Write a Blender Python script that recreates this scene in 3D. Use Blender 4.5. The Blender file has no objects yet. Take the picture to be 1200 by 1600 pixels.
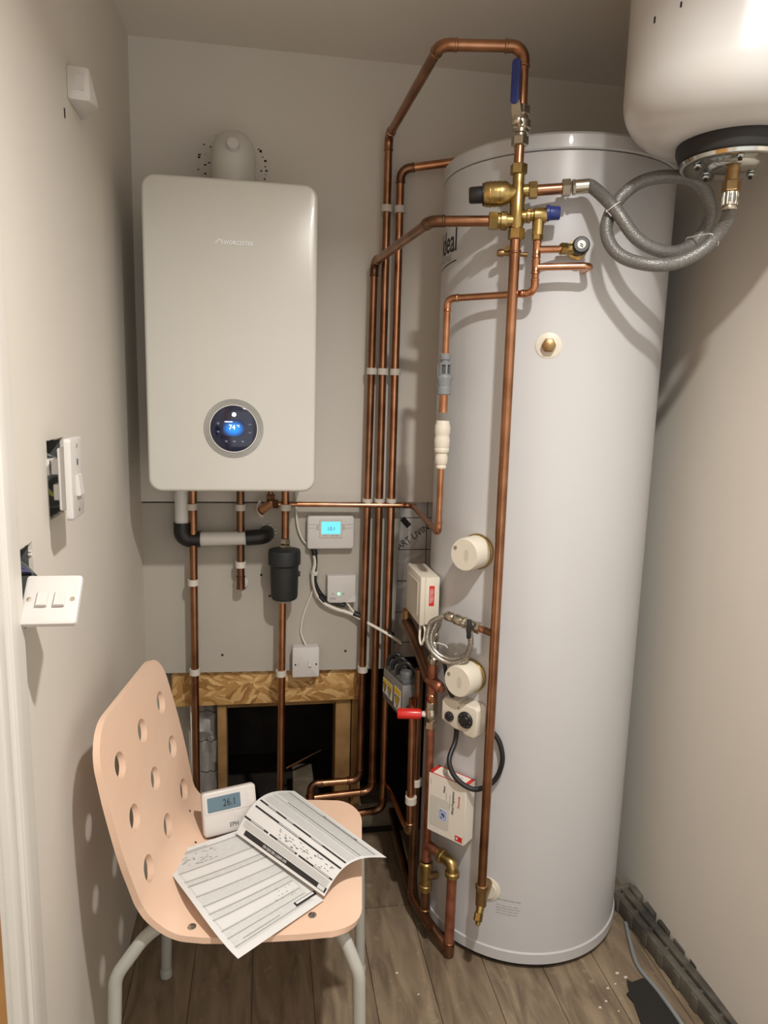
import bpy, bmesh, math, random
from mathutils import Vector, Matrix
random.seed(7)
SC = bpy.context.scene
COL = SC.collection
PI = math.pi
V = Vector
rad = math.radians

# ------------------------------------------------------------------ materials
def newmat(name):
    m = bpy.data.materials.new(name); m.use_nodes = True
    nt = m.node_tree
    return m, nt, nt.nodes['Principled BSDF']

def lin(c):
    return tuple(((x/255)/12.92 if x/255 <= .04045 else ((x/255+.055)/1.055)**2.4) for x in c)

def mat(name, rgb, rough=.5, metal=0., var=0., scale=6., bump=0., bscale=80., rgb2=None, coat=0., emit=None, estr=0., alpha=None, spec=.5):
    """procedural material: base colour with noise variation between rgb and rgb2"""
    m, nt, b = newmat(name)
    c1 = lin(rgb)
    b.inputs['Roughness'].default_value = rough
    b.inputs['Metallic'].default_value = metal
    b.inputs['Specular IOR Level'].default_value = spec
    b.inputs['Coat Weight'].default_value = coat
    tc = nt.nodes.new('ShaderNodeTexCoord')
    n = nt.nodes.new('ShaderNodeTexNoise'); n.inputs['Scale'].default_value = scale; n.inputs['Detail'].default_value = 5
    nt.links.new(tc.outputs['Object'], n.inputs['Vector'])
    r = nt.nodes.new('ShaderNodeValToRGB')
    if rgb2 is None:
        k = 1 - var
        c2 = tuple(x*k for x in c1)
    else:
        c2 = lin(rgb2)
    r.color_ramp.elements[0].position = .35; r.color_ramp.elements[1].position = .68
    r.color_ramp.elements[0].color = (*c2, 1); r.color_ramp.elements[1].color = (*c1, 1)
    nt.links.new(n.outputs['Fac'], r.inputs['Fac'])
    nt.links.new(r.outputs['Color'], b.inputs['Base Color'])
    if bump:
        n2 = nt.nodes.new('ShaderNodeTexNoise'); n2.inputs['Scale'].default_value = bscale; n2.inputs['Detail'].default_value = 4
        nt.links.new(tc.outputs['Object'], n2.inputs['Vector'])
        bp = nt.nodes.new('ShaderNodeBump'); bp.inputs['Strength'].default_value = bump; bp.inputs['Distance'].default_value = .002
        nt.links.new(n2.outputs['Fac'], bp.inputs['Height']); nt.links.new(bp.outputs['Normal'], b.inputs['Normal'])
    if emit is not None:
        b.inputs['Emission Color'].default_value = (*lin(emit), 1); b.inputs['Emission Strength'].default_value = estr
    return m

M = {}
M['wall'] = mat('painted_plaster', (212, 206, 196), .75, var=.04, scale=3, bump=.12, bscale=60)
M['ceil'] = mat('ceiling_paint', (228, 222, 213), .85, var=.04, scale=2, bump=.1)
M['board'] = mat('grey_plasterboard', (178, 172, 161), .85, var=.06, scale=5, bump=.1)
M['gloss_trim'] = mat('painted_trim', (214, 210, 202), .45, var=.03)
M['boiler'] = mat('boiler_enamel', (205, 203, 195), .25, var=.02, coat=.2)
M['cyl'] = mat('cylinder_enamel', (193, 193, 194), .32, var=.02, coat=.1)
M['vessel'] = mat('vessel_enamel', (198, 197, 195), .28, var=.02, coat=.12)
M['white'] = mat('white_plastic', (206, 202, 198), .35, var=.02)
M['cream'] = mat('cream_plastic', (214, 207, 191), .4, var=.03)
M['clip'] = mat('clip_plastic', (206, 199, 188), .5, var=.05)
M['pipe_white'] = mat('white_upvc', (226, 224, 220), .35, var=.03)
M['black'] = mat('black_plastic', (30, 30, 31), .4, var=.2)
M['rubber'] = mat('black_rubber', (32, 31, 30), .6, var=.2)
M['filter'] = mat('filter_moulding', (34, 37, 38), .55, var=.15, bump=.15, bscale=300)
M['blue'] = mat('blue_plastic', (34, 50, 118), .4, var=.15)
M['red'] = mat('red_plastic', (206, 38, 30), .28, var=.08, coat=.3)
M['grey'] = mat('grey_plastic', (128, 131, 134), .5, var=.08)
M['dgrey'] = mat('dark_grey_plastic', (92, 95, 95), .5, var=.2, scale=30)
M['copper'] = mat('copper', (210, 158, 122), .24, 1., rgb2=(172, 118, 86), scale=14)
M['copper_dull'] = mat('tarnished_copper', (182, 134, 102), .28, 1., rgb2=(136, 96, 70), scale=12)
M['copper_dark'] = mat('oxidised_copper', (150, 112, 86), .34, 1., rgb2=(108, 80, 62), scale=10)
M['copper_matt'] = mat('fluxed_copper', (186, 124, 98), .45, .85, rgb2=(140, 88, 66), scale=25)
M['brass'] = mat('brass', (192, 168, 112), .3, 1., rgb2=(156, 132, 82), scale=30)
M['nickel'] = mat('nickel', (196, 188, 172), .25, 1., var=.2, scale=30)
M['chrome'] = mat('zinc_plate', (206, 206, 200), .16, 1., var=.15, scale=15)
M['bronze'] = mat('bronze_hex', (166, 136, 96), .4, 1., var=.2, scale=30)
M['alu'] = mat('actuator_metal', (142, 142, 140), .42, .45, var=.15, scale=30)
M['leg'] = mat('powder_coated_steel', (176, 176, 168), .35, var=.05)
M['paper'] = mat('paper', (216, 217, 216), .8, var=.03, scale=12)
M['paper_grey'] = mat('form_tint', (205, 206, 205), .8, var=.07, scale=120)
M['ink'] = mat('printed_ink', (38, 36, 36), .7)
M['ink_grey'] = mat('faint_print', (158, 157, 155), .8, var=.15, scale=150)
M['ink_pen'] = mat('pen_ink', (70, 70, 80), .7)
M['logo_metal'] = mat('logo_silver', (246, 248, 250), .4)
M['logo_dark'] = mat('logo_dark', (120, 122, 126), .4)
M['cable_white'] = mat('white_cable', (224, 218, 206), .4, var=.04)
M['red_print'] = mat('red_print', (200, 44, 36), .5)
M['yellow'] = mat('yellow_label', (222, 190, 40), .5, var=.05)
M['wirepurple'] = mat('violet_wire', (92, 88, 122), .45, var=.1)
M['wiregreen'] = mat('earth_sleeve', (190, 190, 90), .45, var=.1)
M['timber'] = mat('pine_stud', (158, 122, 74), .7, rgb2=(122, 90, 52), scale=12)
M['timber_grey'] = mat('weathered_joist', (134, 122, 104), .8, rgb2=(98, 88, 72), scale=14)
M['void'] = mat('darkened_recess', (52, 44, 37), .9, rgb2=(32, 27, 23), scale=10)  # recess walls and floor; the opening's darkness is put into this colour
M['door'] = mat('varnished_door_edge', (186, 132, 58), .45, rgb2=(160, 108, 44), scale=8)
M['tray'] = mat('dusty_black_tray', (54, 52, 48), .65, rgb2=(104, 98, 87), scale=11)
M['putty'] = mat('wall_filler', (206, 200, 190), .9, var=.1, scale=40, bump=.4)
M['lcd_grey'] = mat('lcd_panel', (92, 118, 132), .25, var=.1, coat=.3)
M['lcd_cyan'] = mat('lit_lcd', (120, 225, 240), .3, emit=(84, 200, 232), estr=.62)
M['led_green'] = mat('green_led', (160, 255, 200), .3, emit=(110, 255, 165), estr=1.6)
M['led_white'] = mat('white_led', (255, 255, 255), .3, emit=(225, 238, 255), estr=5)
M['text_lit'] = mat('lit_digits', (255, 255, 255), .3, emit=(255, 255, 255), estr=1.2)
M['glass'] = mat('display_glass', (16, 26, 58), .12, var=.1, coat=.5)
M['icon'] = mat('lit_icon', (150, 160, 185), .3, emit=(130, 140, 165), estr=.4)
M['box_card'] = mat('printed_card', (226, 220, 208), .5, var=.02)
M['box_pic'] = mat('pictured_thermostat', (204, 200, 188), .5, var=.02)
M['lav'] = mat('pictured_lcd', (168, 178, 214), .4)
M['braid'] = mat('braided_steel', (196, 192, 184), .3, .9, rgb2=(140, 136, 128), scale=260)
M['hole'] = mat('dark_gap', (40, 36, 32), .8)

def m_hose():
    m, nt, b = newmat('grey_braided_hose')
    tc = nt.nodes.new('ShaderNodeTexCoord')
    w = nt.nodes.new('ShaderNodeTexVoronoi'); w.inputs['Scale'].default_value = 420
    nt.links.new(tc.outputs['Object'], w.inputs['Vector'])
    r = nt.nodes.new('ShaderNodeValToRGB')
    r.color_ramp.elements[0].color = (*lin((88, 87, 85)), 1); r.color_ramp.elements[1].color = (*lin((132, 131, 128)), 1)
    nt.links.new(w.outputs['Distance'], r.inputs['Fac']); nt.links.new(r.outputs['Color'], b.inputs['Base Color'])
    b.inputs['Roughness'].default_value = .38; b.inputs['Metallic'].default_value = .35
    bp = nt.nodes.new('ShaderNodeBump'); bp.inputs['Strength'].default_value = .5; bp.inputs['Distance'].default_value = .001
    nt.links.new(w.outputs['Distance'], bp.inputs['Height']); nt.links.new(bp.outputs['Normal'], b.inputs['Normal'])
    return m
M['hose'] = m_hose()

def m_screen():
    m, nt, b = newmat('lit_blue_screen')
    tc = nt.nodes.new('ShaderNodeTexCoord')
    g = nt.nodes.new('ShaderNodeTexGradient'); g.gradient_type = 'SPHERICAL'
    mp = nt.nodes.new('ShaderNodeMapping'); mp.inputs['Location'].default_value = (-1, 0, -.9); mp.inputs['Scale'].default_value = (2, 0, 2)
    nt.links.new(tc.outputs['Generated'], mp.inputs['Vector']); nt.links.new(mp.outputs['Vector'], g.inputs['Vector'])
    r = nt.nodes.new('ShaderNodeValToRGB')
    e = r.color_ramp.elements
    e[0].color = (*lin((16, 28, 66)), 1); e[1].color = (*lin((30, 150, 255)), 1); e[1].position = .65
    nt.links.new(g.outputs['Fac'], r.inputs['Fac'])
    nt.links.new(r.outputs['Color'], b.inputs['Emission Color']); b.inputs['Emission Strength'].default_value = 1.0
    b.inputs['Base Color'].default_value = (.01, .015, .05, 1)
    return m
M['screen'] = m_screen()

def m_floor():
    m, nt, b = newmat('weathered_laminate')
    tc = nt.nodes.new('ShaderNodeTexCoord')
    mp = nt.nodes.new('ShaderNodeMapping'); mp.inputs['Rotation'].default_value = (0, 0, PI/2); mp.inputs['Location'].default_value = (.31, .045, 0)
    nt.links.new(tc.outputs['Object'], mp.inputs['Vector'])
    br = nt.nodes.new('ShaderNodeTexBrick')
    br.inputs['Scale'].default_value = 1; br.inputs['Brick Width'].default_value = 1.25; br.inputs['Row Height'].default_value = .145
    br.inputs['Mortar Size'].default_value = .0012; br.inputs['Mortar Smooth'].default_value = .3
    br.inputs['Color1'].default_value = (*lin((150, 134, 113)), 1); br.inputs['Color2'].default_value = (*lin((134, 118, 98)), 1)
    br.inputs['Mortar'].default_value = (*lin((66, 56, 46)), 1)
    nt.links.new(mp.outputs['Vector'], br.inputs['Vector'])
    mp2 = nt.nodes.new('ShaderNodeMapping'); mp2.inputs['Scale'].default_value = (26, 5, 20)
    nt.links.new(tc.outputs['Object'], mp2.inputs['Vector'])
    n = nt.nodes.new('ShaderNodeTexNoise'); n.inputs['Scale'].default_value = 1; n.inputs['Detail'].default_value = 8; n.inputs['Distortion'].default_value = 1.2
    nt.links.new(mp2.outputs['Vector'], n.inputs['Vector'])
    r = nt.nodes.new('ShaderNodeValToRGB'); r.color_ramp.elements[0].position = .3; r.color_ramp.elements[1].position = .72
    r.color_ramp.elements[0].color = (.36, .33, .3, 1); r.color_ramp.elements[1].color = (1.0, .98, .95, 1)
    nt.links.new(n.outputs['Fac'], r.inputs['Fac'])
    mx = nt.nodes.new('ShaderNodeMix'); mx.data_type = 'RGBA'; mx.blend_type = 'MULTIPLY'; mx.inputs['Factor'].default_value = .85
    nt.links.new(br.outputs['Color'], mx.inputs['A']); nt.links.new(r.outputs['Color'], mx.inputs['B'])
    n3 = nt.nodes.new('ShaderNodeTexNoise'); n3.inputs['Scale'].default_value = 34; n3.inputs['Detail'].default_value = 6
    nt.links.new(tc.outputs['Object'], n3.inputs['Vector'])
    r3 = nt.nodes.new('ShaderNodeValToRGB'); r3.color_ramp.elements[0].position = .62; r3.color_ramp.elements[1].position = .8
    r3.color_ramp.elements[0].color = (0, 0, 0, 1); r3.color_ramp.elements[1].color = (.55, .55, .55, 1)
    nt.links.new(n3.outputs['Fac'], r3.inputs['Fac'])
    mx2 = nt.nodes.new('ShaderNodeMix'); mx2.data_type = 'RGBA'
    nt.links.new(r3.outputs['Color'], mx2.inputs['Factor']); nt.links.new(mx.outputs['Result'], mx2.inputs['A'])
    mx2.inputs['B'].default_value = (*lin((176, 164, 144)), 1)
    nt.links.new(mx2.outputs['Result'], b.inputs['Base Color'])
    b.inputs['Roughness'].default_value = .5
    bp = nt.nodes.new('ShaderNodeBump'); bp.inputs['Strength'].default_value = .25; bp.inputs['Distance'].default_value = .002
    nt.links.new(n.outputs['Fac'], bp.inputs['Height']); nt.links.new(bp.outputs['Normal'], b.inputs['Normal'])
    return m
M['floor'] = m_floor()

def m_osb():
    m, nt, b = newmat('strand_board')
    tc = nt.nodes.new('ShaderNodeTexCoord')
    n = nt.nodes.new('ShaderNodeTexNoise'); n.inputs['Scale'].default_value = 12; n.inputs['Detail'].default_value = 3
    nt.links.new(tc.outputs['Object'], n.inputs['Vector'])
    mx = nt.nodes.new('ShaderNodeMix'); mx.data_type = 'RGBA'; mx.inputs['Factor'].default_value = .05
    nt.links.new(tc.outputs['Object'], mx.inputs['A']); nt.links.new(n.outputs['Color'], mx.inputs['B'])
    def layer(rot, sc, off):
        mp = nt.nodes.new('ShaderNodeMapping'); mp.vector_type = 'TEXTURE'; mp.inputs['Rotation'].default_value = (0, rot, 0); mp.inputs['Location'].default_value = off
        nt.links.new(mx.outputs['Result'], mp.inputs['Vector'])
        m2 = nt.nodes.new('ShaderNodeMapping'); m2.inputs['Scale'].default_value = sc; nt.links.new(mp.outputs['Vector'], m2.inputs['Vector'])
        vo = nt.nodes.new('ShaderNodeTexVoronoi'); vo.inputs['Scale'].default_value = 1; nt.links.new(m2.outputs['Vector'], vo.inputs['Vector'])
        sp = nt.nodes.new('ShaderNodeSeparateColor'); nt.links.new(vo.outputs['Color'], sp.inputs['Color'])
        return sp
    l1 = layer(.45, (26, 20, 110), (0, 0, 0)); l2 = layer(-.7, (30, 20, 90), (.3, 0, .2)); l3 = layer(.1, (14, 14, 34), (.7, 0, .1))
    gt = nt.nodes.new('ShaderNodeMath'); gt.operation = 'GREATER_THAN'; gt.inputs[1].default_value = .5; nt.links.new(l3.outputs['Green'], gt.inputs[0])
    mf_ = nt.nodes.new('ShaderNodeMix'); nt.links.new(gt.outputs[0], mf_.inputs['Factor']); nt.links.new(l1.outputs['Red'], mf_.inputs['A']); nt.links.new(l2.outputs['Red'], mf_.inputs['B'])
    r = nt.nodes.new('ShaderNodeValToRGB'); e = r.color_ramp.elements
    e[0].color = (*lin((150, 108, 58)), 1); e[1].color = (*lin((218, 182, 124)), 1); e[0].position = .05
    k = e.new(.45); k.color = (*lin((184, 140, 82)), 1)
    nt.links.new(mf_.outputs['Result'], r.inputs['Fac']); nt.links.new(r.outputs['Color'], b.inputs['Base Color'])
    b.inputs['Roughness'].default_value = .65
    return m
M['osb'] = m_osb()

def m_foil():
    m, nt, b = newmat('foil_faced_insulation')
    tc = nt.nodes.new('ShaderNodeTexCoord')
    mp = nt.nodes.new('ShaderNodeMapping'); mp.inputs['Rotation'].default_value = (PI/2, 0, 0); mp.inputs['Location'].default_value = (.03, .03, 0)
    nt.links.new(tc.outputs['Object'], mp.inputs['Vector'])
    br = nt.nodes.new('ShaderNodeTexBrick'); br.offset = 0
    br.inputs['Scale'].default_value = 1; br.inputs['Brick Width'].default_value = .1; br.inputs['Row Height'].default_value = .1
    br.inputs['Mortar Size'].default_value = .0012; br.inputs['Mortar Smooth'].default_value = 0
    br.inputs['Color1'].default_value = (*lin((172, 168, 164)), 1); br.inputs['Color2'].default_value = (*lin((166, 163, 160)), 1)
    br.inputs['Mortar'].default_value = (*lin((36, 34, 36)), 1)
    nt.links.new(mp.outputs['Vector'], br.inputs['Vector']); nt.links.new(br.outputs['Color'], b.inputs['Base Color'])
    b.inputs['Metallic'].default_value = .55; b.inputs['Roughness'].default_value = .42
    n = nt.nodes.new('ShaderNodeTexNoise'); n.inputs['Scale'].default_value = 16; n.inputs['Detail'].default_value = 5; n.inputs['Distortion'].default_value = 1.5
    nt.links.new(tc.outputs['Object'], n.inputs['Vector'])
    bp = nt.nodes.new('ShaderNodeBump'); bp.inputs['Strength'].default_value = .5; bp.inputs['Distance'].default_value = .006
    nt.links.new(n.outputs['Fac'], bp.inputs['Height']); nt.links.new(bp.outputs['Normal'], b.inputs['Normal'])
    return m
M['foil'] = m_foil()

def m_ply(name, c1, c2, sc):
    m, nt, b = newmat(name)
    tc = nt.nodes.new('ShaderNodeTexCoord')
    mp = nt.nodes.new('ShaderNodeMapping'); mp.inputs['Scale'].default_value = sc
    nt.links.new(tc.outputs['Object'], mp.inputs['Vector'])
    n = nt.nodes.new('ShaderNodeTexNoise'); n.inputs['Scale'].default_value = 1; n.inputs['Detail'].default_value = 6
    nt.links.new(mp.outputs['Vector'], n.inputs['Vector'])
    r = nt.nodes.new('ShaderNodeValToRGB'); r.color_ramp.elements[0].position = .3; r.color_ramp.elements[1].position = .7
    r.color_ramp.elements[0].color = (*lin(c1), 1); r.color_ramp.elements[1].color = (*lin(c2), 1)
    nt.links.new(n.outputs['Fac'], r.inputs['Fac']); nt.links.new(r.outputs['Color'], b.inputs['Base Color'])
    b.inputs['Roughness'].default_value = .45
    return m
M['ply'] = m_ply('pink_stained_plywood', (224, 190, 165), (232, 200, 176), (14, 3, 6))

# ------------------------------------------------------------------ geometry helpers
def frame_from(d):
    d = V(d).normalized()
    a = V((0, 0, 1)) if abs(d.z) < .9 else V((1, 0, 0))
    x = a.cross(d).normalized(); y = d.cross(x)
    return x, y, d

def fillet(pts, r, n=8):
    """polyline with rounded corners; returns samples and the list of arcs"""
    pts = [V(p) for p in pts]; out = [pts[0]]; arcs = {}
    for i in range(1, len(pts)-1):
        a, b, c = pts[i-1], pts[i], pts[i+1]
        u = (a-b).normalized(); w = (c-b).normalized()
        ang = u.angle(w)
        if ang > PI-.02: out.append(b); continue
        t = r/math.tan(ang/2); t = min(t, .49*(a-b).length, .49*(c-b).length); rr = t*math.tan(ang/2)
        p0, p1 = b+u*t, b+w*t
        cen = b+(u+w).normalized()*(rr/math.sin(ang/2))
        v0, v1 = p0-cen, p1-cen
        tot = v0.angle(v1); ax = v0.cross(v1).normalized()
        arc = [cen+Matrix.Rotation(tot*k/n, 3, ax) @ v0 for k in range(n+1)]
        arcs[i] = (arc, u, w); out += arc
    out.append(pts[-1]); return out, arcs

def spline(pts, n=8):
    """Catmull-Rom samples through points"""
    p = [V(q) for q in pts]; p = [2*p[0]-p[1]]+p+[2*p[-1]-p[-2]]; out = []
    for i in range(1, len(p)-2):
        for k in range(n):
            t = k/n
            out.append(.5*((2*p[i])+(-p[i-1]+p[i+1])*t+(2*p[i-1]-5*p[i]+4*p[i+1]-p[i+2])*t*t+(-p[i-1]+3*p[i]-3*p[i+1]+p[i+2])*t**3))
    out.append(p[-2]); return out

class G:
    def __init__(s): s.bm = bmesh.new()
    def _merge(s, t, mtx=None):
        if mtx is not None: bmesh.ops.transform(t, matrix=mtx, verts=t.verts)
        me = bpy.data.meshes.new('tmp'); t.to_mesh(me); t.free(); s.bm.from_mesh(me); bpy.data.meshes.remove(me); return s
    def box(s, c, size, mtx=None, bev=0., seg=2):
        t = bmesh.new(); bmesh.ops.create_cube(t, size=1)
        bmesh.ops.scale(t, vec=V(size), verts=t.verts)
        if bev: bmesh.ops.bevel(t, geom=t.edges[:], offset=bev, segments=seg, profile=.5, affect='EDGES')
        bmesh.ops.translate(t, vec=V(c), verts=t.verts)
        return s._merge(t, mtx)
    def lohi(s, lo, hi, bev=0., mtx=None):
        lo, hi = V(lo), V(hi); return s.box((lo+hi)/2, hi-lo, mtx, bev)
    def lathe(s, o, d, prof, seg=28, mtx=None):
        """prof: list of (radius, height along d)"""
        t = bmesh.new(); x, y, z = frame_from(d); o = V(o); rings = []
        for r, h in prof:
            if r < 1e-6: rings.append([t.verts.new(o+z*h)])
            else: rings.append([t.verts.new(o+z*h+(x*math.cos(a)+y*math.sin(a))*r) for a in [2*PI*k/seg for k in range(seg)]])
        for a, b in zip(rings, rings[1:]):
            for k in range(seg):
                k2 = (k+1) % seg
                if len(a) == 1 and len(b) == 1: continue
                if len(a) == 1: t.faces.new((a[0], b[k2], b[k]))
                elif len(b) == 1: t.faces.new((a[k], a[k2], b[0]))
                else: t.faces.new((a[k], a[k2], b[k2], b[k]))
        if len(rings[0]) > 1: t.faces.new(rings[0][::-1])
        if len(rings[-1]) > 1: t.faces.new(rings[-1])
        bmesh.ops.recalc_face_normals(t, faces=t.faces)
        return s._merge(t, mtx)
    def cyl(s, p0, p1, r, r1=None, seg=24, bev=0.):
        p0, p1 = V(p0), V(p1); L = (p1-p0).length; r1 = r if r1 is None else r1
        if bev: prof = [(r-bev, 0), (r, bev), (r1, L-bev), (r1-bev, L)]
        else: prof = [(r, 0), (r1, L)]
        return s.lathe(p0, p1-p0, prof, seg)
    def hexnut(s, p0, p1, r, seg=6, bev=.0015):
        p0, p1 = V(p0), V(p1); L = (p1-p0).length
        return s.lathe(p0, p1-p0, [(r-bev*1.5, 0), (r, bev), (r, L-bev), (r-bev*1.5, L)], seg)
    def sweep(s, pts, r, seg=14, cap=True):
        t = bmesh.new(); pts = [V(p) for p in pts]
        q = [pts[0]]
        for p in pts[1:]:
            if (p-q[-1]).length > 1e-6: q.append(p)
        pts = q; n = len(pts); rings = []
        tang = []
        for i in range(n):
            a = pts[max(i-1, 0)]; b = pts[min(i+1, n-1)]; tang.append((b-a).normalized())
        x, y, z = frame_from(tang[0])
        for i in range(n):
            if i:
                ax = tang[i-1].cross(tang[i])
                if ax.length > 1e-8:
                    rot = Matrix.Rotation(tang[i-1].angle(tang[i]), 3, ax.normalized()); x = rot @ x; y = rot @ y
            rr = r(i/(n-1)) if callable(r) else r
            rings.append([t.verts.new(pts[i]+(x*math.cos(a)+y*math.sin(a))*rr) for a in [2*PI*k/seg for k in range(seg)]])
        for a, b in zip(rings, rings[1:]):
            for k in range(seg): t.faces.new((a[k], a[(k+1) % seg], b[(k+1) % seg], b[k]))
        if cap: t.faces.new(rings[0][::-1]); t.faces.new(rings[-1])
        return s._merge(t)
    def prism(s, poly, d0, d1, mtx=None, bev=0., seg=3, bev_both=False):
        """poly: (x,z) outline in the local frame, front at y=d0, back at y=d1"""
        t = bmesh.new()
        f = [t.verts.new((x, d0, z)) for x, z in poly]; b = [t.verts.new((x, d1, z)) for x, z in poly]
        ff = t.faces.new(f); fb = t.faces.new(b[::-1]); n = len(poly)
        for k in range(n): t.faces.new((f[k], b[k], b[(k+1) % n], f[(k+1) % n]))
        bmesh.ops.recalc_face_normals(t, faces=t.faces)
        if bev:
            ed = list(ff.edges)+(list(fb.edges) if bev_both else [])
            bmesh.ops.bevel(t, geom=ed, offset=bev, segments=seg, profile=.5, affect='EDGES')
        return s._merge(t, mtx)
    def quad(s, ps):
        s.bm.faces.new([s.bm.verts.new(V(p)) for p in ps]); return s

def rrect(w, h, r, n=6, cx=0., cz=0.):
    out = []
    for (sx, sz, a0) in ((1, 1, 0), (-1, 1, PI/2), (-1, -1, PI), (1, -1, 1.5*PI)):
        for k in range(n+1):
            a = a0+PI/2*k/n
            out.append((cx+sx*(w/2-r)+r*math.cos(a), cz+sz*(h/2-r)+r*math.sin(a)))
    return out

def FR(x, y, z, yaw=0., pitch=0.):
    """local frame: x right, y away from the viewer of the front face, z up"""
    return Matrix.Translation((x, y, z)) @ Matrix.Rotation(rad(yaw), 4, 'Z') @ Matrix.Rotation(rad(pitch), 4, 'X')

W = {}
def _mesh(name, g, m, origin):
    bmesh.ops.translate(g.bm, vec=-V(origin), verts=g.bm.verts)
    me = bpy.data.meshes.new(name); g.bm.to_mesh(me); g.bm.free()
    me.materials.append(M[m] if isinstance(m, str) else m)
    for p in me.polygons: p.use_smooth = True
    me.set_sharp_from_angle(angle=rad(38))
    return me

def thing(name, label, cat, loc, group=None):
    o = bpy.data.objects.new(name, None); COL.objects.link(o)
    o.empty_display_size = .02
    o.location = V(loc); W[o] = V(loc); o['label'] = label; o['category'] = cat
    if group: o['group'] = group
    return o

def part(parent, name, g, m, label=None):
    me = _mesh(name, g, m, W[parent])
    o = bpy.data.objects.new(name, me); COL.objects.link(o); o.parent = parent; W[o] = W[parent]
    if label: o['label'] = label
    return o

def solo(name, g, m, label, cat, group=None):
    bb = [v.co for v in g.bm.verts]
    org = V(((min(c.x for c in bb)+max(c.x for c in bb))/2, (min(c.y for c in bb)+max(c.y for c in bb))/2, min(c.z for c in bb)))
    me = _mesh(name, g, m, org)
    o = bpy.data.objects.new(name, me); COL.objects.link(o); o.location = org; W[o] = org
    o['label'] = label; o['category'] = cat
    if group: o['group'] = group
    return o

def struct(name, g, m, origin=(0, 0, 0)):
    me = _mesh(name, g, m, origin)
    o = bpy.data.objects.new(name, me); COL.objects.link(o); o.location = V(origin); o['kind'] = 'structure'; W[o] = V(origin)
    return o

def text_mesh(body, size, align='CENTER', ext=.0002, bold=0., sx=1.):
    c = bpy.data.curves.new('t', 'FONT'); c.body = body; c.size = size; c.align_x = align; c.align_y = 'CENTER'
    c.extrude = ext; c.offset = bold; c.resolution_u = 3
    o = bpy.data.objects.new('t', c); COL.objects.link(o)
    bpy.context.view_layer.update()
    me = bpy.data.meshes.new_from_object(o.evaluated_get(bpy.context.evaluated_depsgraph_get()))
    bpy.data.objects.remove(o); bpy.data.curves.remove(c)
    g = G(); g.bm.from_mesh(me); bpy.data.meshes.remove(me)
    for v in g.bm.verts: v.co.x *= sx
    return g

T2F = Matrix(((1, 0, 0, 0), (0, 0, -1, 0), (0, 1, 0, 0), (0, 0, 0, 1)))    # text plane -> front face (x,z), facing -y
def text_on(parent, name, body, size, mtx, at, m, rot=0., bold=0., sx=1., align='CENTER', label=None):
    g = text_mesh(body, size, align, bold=bold, sx=sx)
    k = mtx @ Matrix.Translation((at[0], at[1], at[2])) @ Matrix.Rotation(rad(-rot), 4, 'Y') @ T2F
    bmesh.ops.transform(g.bm, matrix=k, verts=g.bm.verts)
    return part(parent, name, g, m, label)

# ------------------------------------------------------------------ room
XL, XR, ZC = -.07, 1.325, 2.312
YB = -2.75
g = G(); g.lohi((XL-.1, YB, -.05), (XR+.1, .03, 0)); struct('floor', g, 'floor')
g = G(); g.lohi((XL-.1, YB, ZC), (XR+.1, .1, ZC+.05)); struct('ceiling', g, 'ceil')
g = G(); g.lohi((XR, YB, 0), (XR+.1, .1, ZC)); struct('wall_right', g, 'wall')

def wall_holes(g, x0, x1, ys, zs, holes):
    """wall slab with rectangular holes: split on the hole edges, one shell"""
    t = bmesh.new()
    for i in range(len(ys)-1):
        for j in range(len(zs)-1):
            c = ((ys[i]+ys[i+1])/2, (zs[j]+zs[j+1])/2)
            if any(h[0] < c[0] < h[1] and h[2] < c[1] < h[3] for h in holes): continue
            bmesh.ops.create_cube(t, size=1, matrix=Matrix.Translation(((x0+x1)/2, c[0], c[1])) @ Matrix.Diagonal((x1-x0, ys[i+1]-ys[i], zs[j+1]-zs[j], 1)))
    bmesh.ops.remove_doubles(t, verts=t.verts, dist=1e-6)
    seen = {}
    for f in t.faces:
        seen.setdefault(tuple(sorted(v.index for v in f.verts)), []).append(f)
    t.verts.index_update(); seen = {}
    for f in t.faces: seen.setdefault(tuple(sorted(v.index for v in f.verts)), []).append(f)
    bmesh.ops.delete(t, geom=[f for k in seen.values() if len(k) > 1 for f in k], context='FACES_ONLY')
    bmesh.ops.recalc_face_normals(t, faces=t.faces)
    g._merge(t)
HA = (-.862, -.762, 1.205, 1.335); HB = (-1.028, -.958, 1.07, 1.19)
g = G(); wall_holes(g, XL-.1, XL, [YB, HB[0], HB[1], HA[0], HA[1], .1], [0, HB[2], HB[3], HA[2], HA[3], ZC], [HA, HB])
wl = struct('wall_left', g, 'wall')
# ragged plaster round the cut-outs
g = G()
random.seed(3)
for (y0, y1, z0, z1) in (HA, HB):
    for k in range(26):
        e = random.random()
        if k % 3 == 0: y, z = y0+(y1-y0)*e, z1
        elif k % 3 == 1: y, z = y0+(y1-y0)*e, z0
        else: y, z = (y1 if k % 2 else y0), z0+(z1-z0)*e
        s = random.uniform(.002, .006)
        g.box((XL-.004, y, z), (.006, s*1.6, s), Matrix.Identity(4), .001, 1)
part(wl, 'broken_plaster', g, 'putty')

# back wall: painted board above, recess below
g = G(); g.lohi((XL-.1, 0, 1.104), (XR+.1, .1, ZC)); struct('wall_back', g, 'wall')
g = G(); g.lohi((XL-.1, .6, -.05), (XR+.1, .66, 1.15)); g.lohi((XL-.1, .1, -.05), (XL-.04, .6, 1.15)); g.lohi((XL-.1, .1, 1.12), (XR+.1, .62, 1.2)); g.lohi((XL-.1, .03, -.05), (XR+.1, .6, -.001)); g.lohi((XR+.0, .1, -.05), (XR+.1, .6, 1.15)); struct('wall_recess', g, 'void')

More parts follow.
